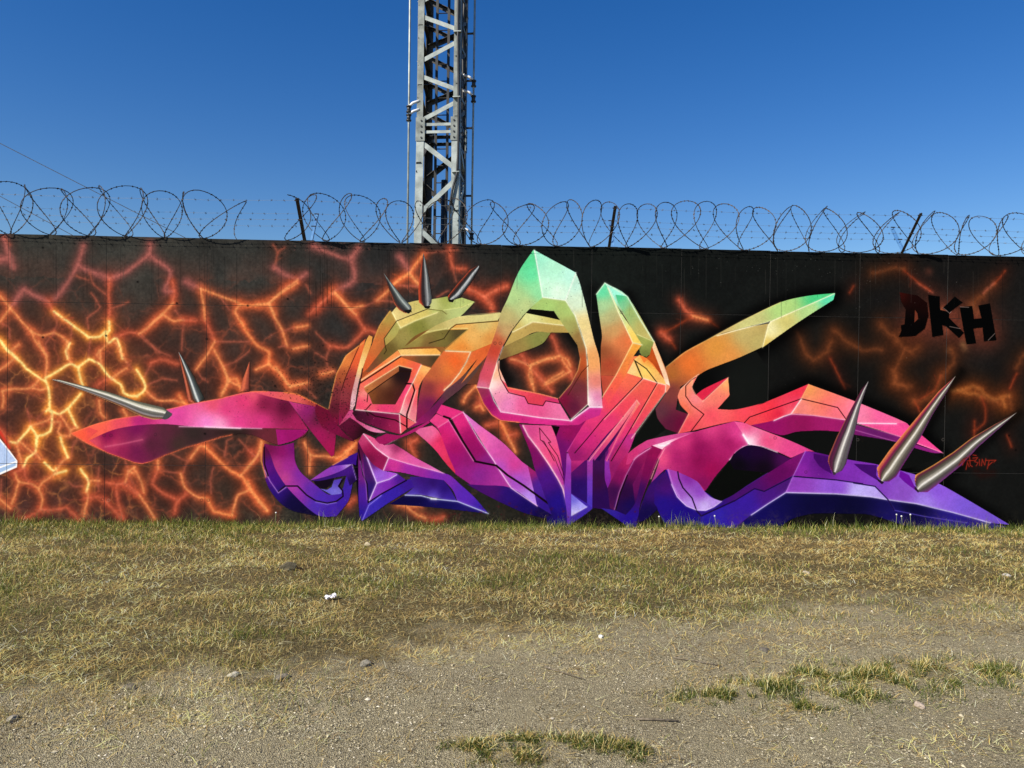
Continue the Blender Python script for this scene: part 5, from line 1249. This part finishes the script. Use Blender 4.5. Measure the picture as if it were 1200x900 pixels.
stone(1078, 831, .03, (.45, .36, .28), "pinkish stone beside the strip of grass in the track", seed=13)
stone(895, 766, .04, (.15, .13, .10), "dark flat stone alone in the middle of the gravel track", seed=14, flat=.3)
stone(14, 843, .03, (.34, .30, .22), "small stone on the gravel at the lower left corner", seed=15)
# crumpled paper scrap
bm = bmesh.new(); bmesh.ops.create_grid(bm, x_segments=7, y_segments=5, size=1); rr = random.Random(5)
for v in bm.verts: v.co = Vector((v.co.x*.036+rr.uniform(-.006, .006), v.co.y*.024+rr.uniform(-.005, .005), rr.uniform(0, .02)))
bmesh.ops.solidify(bm, geom=bm.faces[:], thickness=.0006)
me = bpy.data.meshes.new("paper_scrap"); bm.to_mesh(me); bm.free(); me.materials.append(varied("paper", (.82, .80, .80), (.60, .58, .60), 40, .8))
g0 = on_ground(388, 709); o = link(bpy.data.objects.new("paper_scrap", me)); o.location = (g0.x, g0.y, float(height(np.array([g0.x]), np.array([g0.y]))[0])+.02); o.rotation_euler = (.1, -.15, .5)
tag(o, "crumpled white paper scrap lying in the grass", "litter")
# twigs
bark = varied("bark", (.09, .07, .045), (.17, .14, .10), 60, .9)
def twig(pts, r, label):
    P = []
    for px, py in pts:
        g0 = on_ground(px, py); P.append((g0.x, g0.y, float(height(np.array([g0.x]), np.array([g0.y]))[0])+r*1.5))
    q = Vector(P[0]); mb = MB(); mb.tube([Vector(p)-q for p in P], [r*(1-.5*i/len(P)) for i in range(len(P))], 5)
    o = mb.build("twig", bark, None, True); o.location = q; tag(o, label, "twig", "twigs on the gravel")
twig([(745, 848), (770, 849), (795, 851)], .006, "straight dark twig on the gravel left of the grass strip")
twig([(790, 775), (812, 778), (826, 781), (845, 784)], .005, "thin bent twig on the upper part of the gravel track")
twig([(638, 785), (660, 792), (684, 800)], .005, "thin twig lying slanted on the gravel under the verge")
twig([(960, 786), (940, 792), (912, 797)], .005, "short twig just above the grass strip")

stem_m = material("dandelion_stem", (.20, .22, .08), .6); puff_m = varied("seed_down", (.80, .80, .78), (.55, .55, .52), 200, .9)
for px, lab_ in zip((326, 771, 836, 1044, 1054, 1061), ['small dandelion seed head at the wall foot left of the violet hook', 'dandelion seed head at the wall foot under the violet scoop', "dandelion seed head standing between the violet scoop and the limb's dark underside", 'leftmost of three dandelions below the dark blue edge at right', 'middle one of three dandelions below the dark blue edge at right', 'rightmost of three dandelions below the dark blue edge at right']):
    u, _ = on_wall(px, 600); p = wpt(u, R_.uniform(.05, .12), 0); hh = R_.uniform(.12, .17)
    e = empty("dandelion", (p.x, p.y, float(height(np.array([p.x]), np.array([p.y]))[0]))); mb = MB(); dx = R_.uniform(-.02, .02)
    mb.tube([(0, 0, 0), (dx*.4, 0, hh*.5), (dx, 0, hh)], .0022, 5); mb.build("stem", stem_m, e, True)
    bm = bmesh.new(); bmesh.ops.create_icosphere(bm, subdivisions=2, radius=.009)
    for v in bm.verts: v.co = v.co*R_.uniform(.8, 1.15)+Vector((dx, 0, hh+.008))
    me = bpy.data.meshes.new("seed_head"); bm.to_mesh(me); bm.free(); me.materials.append(puff_m); link(bpy.data.objects.new("seed_head", me), e)
    tag(e, lab_, "flower", "dandelions along the wall foot")

# ------------------------------------------------------------------ barbed wire on the wall
rust = varied("weathered_steel", (.028, .026, .025), (.07, .055, .045), 30, .65, .5, .2, 90)
wire_m = varied("galvanised_wire", (.05, .05, .052), (.12, .115, .11), 20, .55, .6)
blue = varied("blue_paint", (.05, .16, .36), (.10, .24, .45), 14, .6, 0, .2, 70)
strand_m = varied('bright_galvanised_wire', (.16, .17, .18), (.26, .27, .28), 20, .5, .5)
TIP = .33; TZ = .365
def bracket(u, lab):
    e = empty("wire_bracket", tuple(wpt(u, 0, WALL_H)), WROT)
    mb = MB(); q = Vector((0, .04, -.02)); tip = Vector((0, -TIP, TZ)); side = Vector((1, 0, 0))
    mb.beam(q, tip, .028, .006, (0, 1, .6)); mb.beam(q+Vector((.015, .010, .004)), tip+Vector((.015, .010, .004)), .006, .018, (0, 1, .6)); a = mb.build("front_arm", rust, e)
    mb = MB(); q2 = Vector((.062, .06, -.02)); t2 = Vector((.062, TIP+.02, TZ-.02))
    mb.beam(q2, t2, .030, .006, (0, -1, .6)); mb.beam(q2+Vector((.012, -.01, .004)), t2+Vector((.012, -.01, .004)), .006, .026, (0, -1, .6)); mb.build("back_arm", blue, e)
    mb = MB(); mb.box((.03, .085, .004), (.14, .10, .008)); mb.build("base_plate", rust, e)
    for f_ in (.95, .5):
        for s_ in (-1, 1):
            mb = MB(); c = Vector((0 if s_ < 0 else .062, s_*TIP*f_, TZ*f_)); mb.tube([c+Vector((-.024, 0, 0)), c+Vector((.024, 0, 0))], .006, 6); mb.build("wire_clip", rust, e)
    return tag(e, lab, "bracket", "steel V brackets on top of the wall")
bu = [on_wall(px, 285)[0] for px in (356, 714, 1058)]
for u, lab in zip(bu, ("V-shaped steel bracket left of the lattice mast", "V-shaped steel bracket above the twin green crystals of the mural", "V-shaped steel bracket with blue rear arm above the crew letters")): bracket(u, lab)
def strand(out, z, lab, seed):
    r = random.Random(seed); e = empty("barbed_wire", tuple(wpt(0, out, z)), WROT)
    sup = [-8.2, bu[0]-3.3] + bu + [bu[2]+3.3]; pts = []
    for a, c in zip(sup[:-1], sup[1:]):
        k = 26
        for i in range(k):
            s = i/k; pts.append(Vector((a+(c-a)*s, r.uniform(-.003, .003), -.018*4*s*(1-s)+r.uniform(-.002, .002))))
    mb = MB(); mb.tube(pts, .0012, 4); mb.build("wire", strand_m, e)
    mb = MB(); x = -8.1
    while x < 8.4:
        i = min(range(len(pts)), key=lambda j: abs(pts[j].x-x)); c = pts[i]
        for _ in range(2):
            d = Vector((r.uniform(-.4, .4), r.uniform(-1, 1), r.uniform(-1, 1))).normalized()*.016; mb.tube([c-d, c+d], .0013, 3)
        mb.tube([c-Vector((.009, 0, 0)), c+Vector((.009, 0, 0))], .0032, 4); x += r.uniform(.10, .13)
    o = mb.build("barbs", wire_m, e); o['kind'] = 'stuff'
    tag(e, lab, "barbed wire", "barbed wire strands along the wall")
strand(TIP*.95, WALL_H+TZ*.95, "highest barbed wire strand, strung on the tips of the front bracket arms", 1)
strand(TIP*.5, WALL_H+TZ*.5, "barbed wire strand at mid height of the front bracket arms", 2)
strand(-TIP*.95, WALL_H+TZ*.95, "barbed wire strand on the tips of the rear bracket arms", 3)
strand(-TIP*.5, WALL_H+TZ*.5, "lowest barbed wire strand, half way up the rear bracket arms", 4)
def razor(u_a, u_b, ph0, ph1, lab, seed, end=None, start=None):
    """concertina coil: a helix whose turns are pulled together at the clips"""
    r = random.Random(seed); e = empty("razor_wire_coil", tuple(wpt((u_a+u_b)/2, -.06, WALL_H+.01)), WROT); mid = (u_a+u_b)/2
    P = .205; T = 2*math.pi*(u_b-u_a)/P; n = int(T/(2*math.pi)*36); pts = []
    wob = [(r.uniform(.3, 1.4), r.uniform(0, 6)) for _ in range(4)]
    for i in range(n+1):
        t_ = T*i/n; u = u_a+P*t_/(2*math.pi); s = i/n; ph = ph0+(ph1-ph0)*s+.6*math.sin(u*1.7+seed)
        A = .118*(1+.18*math.sin(u*3.1+seed)+.08*math.sin(u*7.3)); Rr = (.235+.03*max(0, min(1, -u/4)))*(1+.05*math.sin(u*wob[0][0]*2+wob[0][1])+(.05*math.sin(u*5+wob[1][1])))
        x = u+A*math.sin(1.5*t_+ph)+.03*math.sin(u*2.3+wob[2][1]); z = Rr*math.cos(t_)+Rr; y = Rr*math.sin(t_)*.85
        if end is not None and u > end: k = (u-end)/(u_b-end); x += .62*k*(z-.1); z = z*(1-.38*k)
        pts.append(Vector((x-mid, y, z)))
    mb = MB(); mb.tube(pts, .0044, 4); mb.build("core_wire", rust, e)
    mb = MB(); acc = 0
    for a, c in zip(pts[:-1], pts[1:]):
        acc += (c-a).length
        if acc < .034: continue
        acc = 0; d = (c-a).normalized(); nrm = Vector((r.uniform(-.4, .4), a.y, a.z-.24)).normalized(); s_ = d.cross(nrm).normalized()
        ax = (nrm*.8+s_*.6).normalized(); m_ = (a+c)/2; o_ = len(mb.v); th = d.cross(ax)*.0006
        for sg in (1, -1): mb.v += [m_+d*.014+th*sg, m_+ax*.011+d*.004+th*sg, m_-d*.014+th*sg, m_-ax*.011-d*.004+th*sg]
        mb.f += [(o_, o_+1, o_+2, o_+3), (o_+7, o_+6, o_+5, o_+4)]+[(o_+q, o_+4+q, o_+4+(q+1) % 4, o_+(q+1) % 4) for q in range(4)]
    o = mb.build("razor_blades", rust, e); o['kind'] = 'stuff'
    tag(e, lab, "razor wire", "razor wire coils on top of the wall")
razor(-8.2, on_wall(285, 250)[0]-.12, .4, .1, "coil of razor wire on the left part of the wall, ending in squashed loops", 3, end=on_wall(238, 250)[0])
razor(on_wall(335, 250)[0], 8.4, .2, 1.75, "long coil of razor wire running from left of the mast to the right edge", 8)

# ------------------------------------------------------------------ lattice mast behind the wall
galv = varied("galvanised_steel", (.22, .25, .235), (.38, .42, .395), 5, .5, .35, .1, 40)
galv2 = varied("dull_galvanised_steel", (.12, .135, .125), (.24, .265, .245), 6, .55, .35, .1, 40)
dark = varied("black_cable", (.012, .012, .013), (.03, .03, .03), 10, .45)
shade_steel = varied('shaded_galvanised_steel', (.03, .03, .032), (.07, .068, .064), 4, .6, .3, .1, 40)  # mast steel again, shade on rear legs and rear and side braces painted in
MD = 14.0
def at_depth(px, py, y): d = ray(px, py); s = y/d.y; return Vector((0, 0, EYE))+d*s
S_ = .80; TH = math.radians(-6); base = at_depth(486.5, 300, MD); base.z = 0
mast = empty("lattice_mast", tuple(base), TH)
tag(mast, "tall galvanised steel lattice mast rising behind the wall", "mast")
def zat(py): return EYE+(at_depth(512, py, MD).z-EYE)
ZS = zat(152); TOP = 12.6
def half(z): return S_/2 if z > ZS else S_/2*(1+.14*(ZS-z)/ZS)          # lower section spreads towards the ground
def corner(i, z):
    h_ = half(z); c = S_/2; return Vector((c+(-1, 1, 1, -1)[i]*h_, c+(-1, -1, 1, 1)[i]*h_, z))
for i in range(4):
    sx, sy = (1, -1, -1, 1)[i], (1, 1, -1, -1)[i]; 
    for (z0, z1, w) in ((-.3, ZS, .14), (ZS, TOP, .115)):
        mb = MB(); a, c = corner(i, z0), corner(i, z1); d = (c-a).normalized()
        mb.beam(a+Vector((sx*w/2, 0, 0)), c+Vector((sx*w/2, 0, 0)), w, .012, (0, 1, 0)); mb.beam(a+Vector((0, sy*w/2, 0)), c+Vector((0, sy*w/2, 0)), w, .012, (1, 0, 0))
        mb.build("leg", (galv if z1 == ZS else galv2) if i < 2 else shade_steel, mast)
    mb = MB(); c = corner(i, ZS); w = .15
    mb.box(c+Vector((sx*w/2, -sy*.014, 0)), (w+.012, .014, .44)); mb.box(c+Vector((-sx*.014, sy*w/2, 0)), (.014, w+.012, .44)); sp = mb.build("splice_plate", galv2, mast)
    for k in range(4):
        for ax in (0, 1):
            mb = MB(); z = -.16+k*.105
            p = c+(Vector((sx*w*.6, -sy*.022, z)) if ax == 0 else Vector((-sx*.022, sy*w*.6, z))); dv = Vector((0, -sy*.014, 0)) if ax == 0 else Vector((-sx*.014, 0, 0))
            mb.tube([p, p+dv], .017, 6); mb.build("bolt", dark, sp)
def brace(i, z0, j, z1, w=.075, name="diagonal_brace", off=0):
    a, c = corner(i, z0), corner(j, z1); n_ = Vector((S_/2, S_/2, 0))-(corner(i, 0)+corner(j, 0))/2; n_.z = 0; n_.normalize()
    a = a+n_*(.012+off); c = c+n_*(.012+off); mb = MB()
    mb.beam(a, c, w, .008, n_); d = (c-a).normalized(); upv = n_.cross(d); upv = upv if upv.z > 0 else -upv
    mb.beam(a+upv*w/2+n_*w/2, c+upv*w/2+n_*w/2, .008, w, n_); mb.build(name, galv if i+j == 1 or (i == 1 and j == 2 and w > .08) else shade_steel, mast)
faces = ((0, 1), (1, 2), (2, 3), (3, 0))
zz = [zat(p) for p in (144, 119, 108, 90, 74, 46, 36, 15)]
for fi, (i, j) in enumerate(faces):
    sh = (0, .35, .1, .45)[fi]; z = zz[0]+sh*.2; step = (zat(74)-zat(144))
    while z < TOP-.9:
        if fi in (1, 2, 3): brace(i, z+step*.55, j, z+step*.9, .06)
        brace(i, z, j, z+step*.36); brace(j, z+step*.52, i, z+step*.80); z += step
    low = [(i, zat(163), j, zat(202)), (i, zat(256), j, zat(208)), (i, zat(264), j, zat(312)), (i, zat(366), j, zat(318)), (i, zat(374), j, .55)]
    for a, za, c, zc in low:
        if za > .05: brace(a, za+sh*.3, c, zc+sh*.3, .085)
    brace(i, ZS-.05, j, ZS-.05, .05, "horizontal_strut"); brace(i, ZS+.09, j, ZS+.09, .05, "horizontal_strut")
    brace(i, TOP-.1, j, TOP-.1, .07, "horizontal_strut"); brace(i, .25, j, .25, .07, "horizontal_strut")
# inner climbing ladder: black tube and rungs, seen through the front face
lx, ly = .42, .55
for dx in (-.20, .03):
    mb = MB(); mb.beam((lx+dx, ly+.12, .1), (lx+dx, ly+.12, TOP-.3), .05, .03, (0, 1, 0)); mb.build("ladder_rail", dark, mast)
z = .4
while z < TOP-.5:
    mb = MB(); mb.tube([(lx-.20, ly+.12, z), (lx+.03, ly+.12, z)], .011, 5); mb.build("rung", dark, mast); z += .33
mb = MB(); mb.tube([(lx+.03, ly-.12, -.1), (lx+.03, ly-.12, zat(205))], .06, 10); mb.build("conduit", varied("dark_pipe", (.02, .022, .024), (.05, .052, .055), 6, .4), mast, True)
# black feeder cable strapped down the right front leg
mb = MB(); wv = [(S_-.02+.02*math.sin(z*1.3), -.045, z) for z in np.linspace(zat(205), TOP, 22)]
lo_ = [(S_-.02, -.045, zat(205)), (S_-.10, -.06, zat(225)), (S_-.15, -.05, zat(245)), (S_-.14, -.04, zat(270)), (S_-.10, -.04, .4)]
mb.tube(list(reversed(lo_))+wv[1:], .022, 7); mb.build("feeder_cable", dark, mast, True)
for z in (zat(40), zat(116), zat(203), 9.8, 11.2):
    mb = MB(); mb.box((S_-.045, -.03, z), (.14, .075, .02)); mb.build("cable_clamp", galv, mast)
for k, z in enumerate([zat(p) for p in (20, 78, 136, 219)]+[9.7, 10.7, 11.7]):
    mb = MB(); c = corner(2, z); mb.tube([c+Vector((-.01, -.05, 0)), c+Vector((.13, -.05, 0))], .02, 6); mb.tube([c+Vector((.12, -.05, 0)), c+Vector((.14, -.05, 0))], .034, 6); mb.build("step_bolt", dark, mast)
# cable bundle in the right face, tangle of ties
rr = random.Random(4)
for k in range(3):
    mb = MB(); pts = [(S_-.03+rr.uniform(-.02, .02), .18+.13*k+rr.uniform(-.02, .02), z) for z in np.linspace(.2, TOP-.2, 30)]
    mb.tube(pts, .026, 6); mb.build("feeder_cable", dark, mast, True)
z = .7
while z < TOP-.4:
    mb = MB(); mb.beam((S_-.01, .08, z), (S_-.01, .60, z+rr.uniform(-.05, .05)), .05, .02, (1, 0, 0)); mb.build("cable_tie_bar", galv2 if rr.random() < .5 else dark, mast); z += .47
# earthing tubes standing beside the mast
def rod(px0, py0, px1, py1, depth, brk, lab):
    a = at_depth(px1, py1, depth); c = at_depth(px0, py0, depth); d = (c-a)/(c.z-a.z); p0 = a+d*(-.1-a.z); p1 = a+d*(TOP+.5-a.z)
    e = empty("standing_conductor", (p0.x, p0.y, 0)); mb = MB(); q = Vector(e.location)
    mb.tube([p0-q, p1-q], .019, 8); mb.build("rod", galv, e, True)
    for bp_ in brk:
        b0 = at_depth(px0+(px1-px0)*bp_/285, bp_, depth)-q; mb = MB(); mb.tube([b0+Vector((0, 0, -.06)), b0+Vector((0, 0, .06))], .036, 8)
        for s_ in (-.05, .05): mb.tube([b0+Vector((0, 0, s_-.012)), b0+Vector((0, 0, s_+.012))], .05, 8)
        mb.build("insulator", dark, e, True)
        sgn = 1 if px0 < 510 else -1
        mb = MB(); mb.tube([b0+Vector((0, 0, .05)), b0+Vector((sgn*.08, 0, .12)), b0+Vector((sgn*.20, 0, .16))], .026, 7); mb.build("standoff_arm", material("white_porcelain", (.75, .76, .76), .25), e, True)
    tag(e, lab, "conductor")
rod(480.5, 0, 477.5, 285, MD, (128, 138), "thin upright tube with white standoff left of the mast")
rod(556.5, 0, 552.5, 285, MD+.2, (98, 116, 277), "thin upright tube with white standoffs right of the mast")
# stay cables crossing the sky at the far left
def stay(p, q, y, lab):
    a = at_depth(*p, y); c = at_depth(*q, y); d = (c-a)/(c.z-a.z); g0 = a+d*(-a.z); top = a+d*(15-a.z)
    e = (top-g0); mb = MB(); mb.tube([Vector((0, 0, 0)), e], .009, 5); o = mb.build("stay_cable", wire_m); o.location = g0
    tag(o, lab, "cable", "stay cables behind the wall")
stay((0, 168), (200, 270), 20, "longest slanting stay cable in the sky at upper left")
stay((0, 230), (78, 272), 21, "lower slanting stay cable reaching the sky just above the wall's left end")
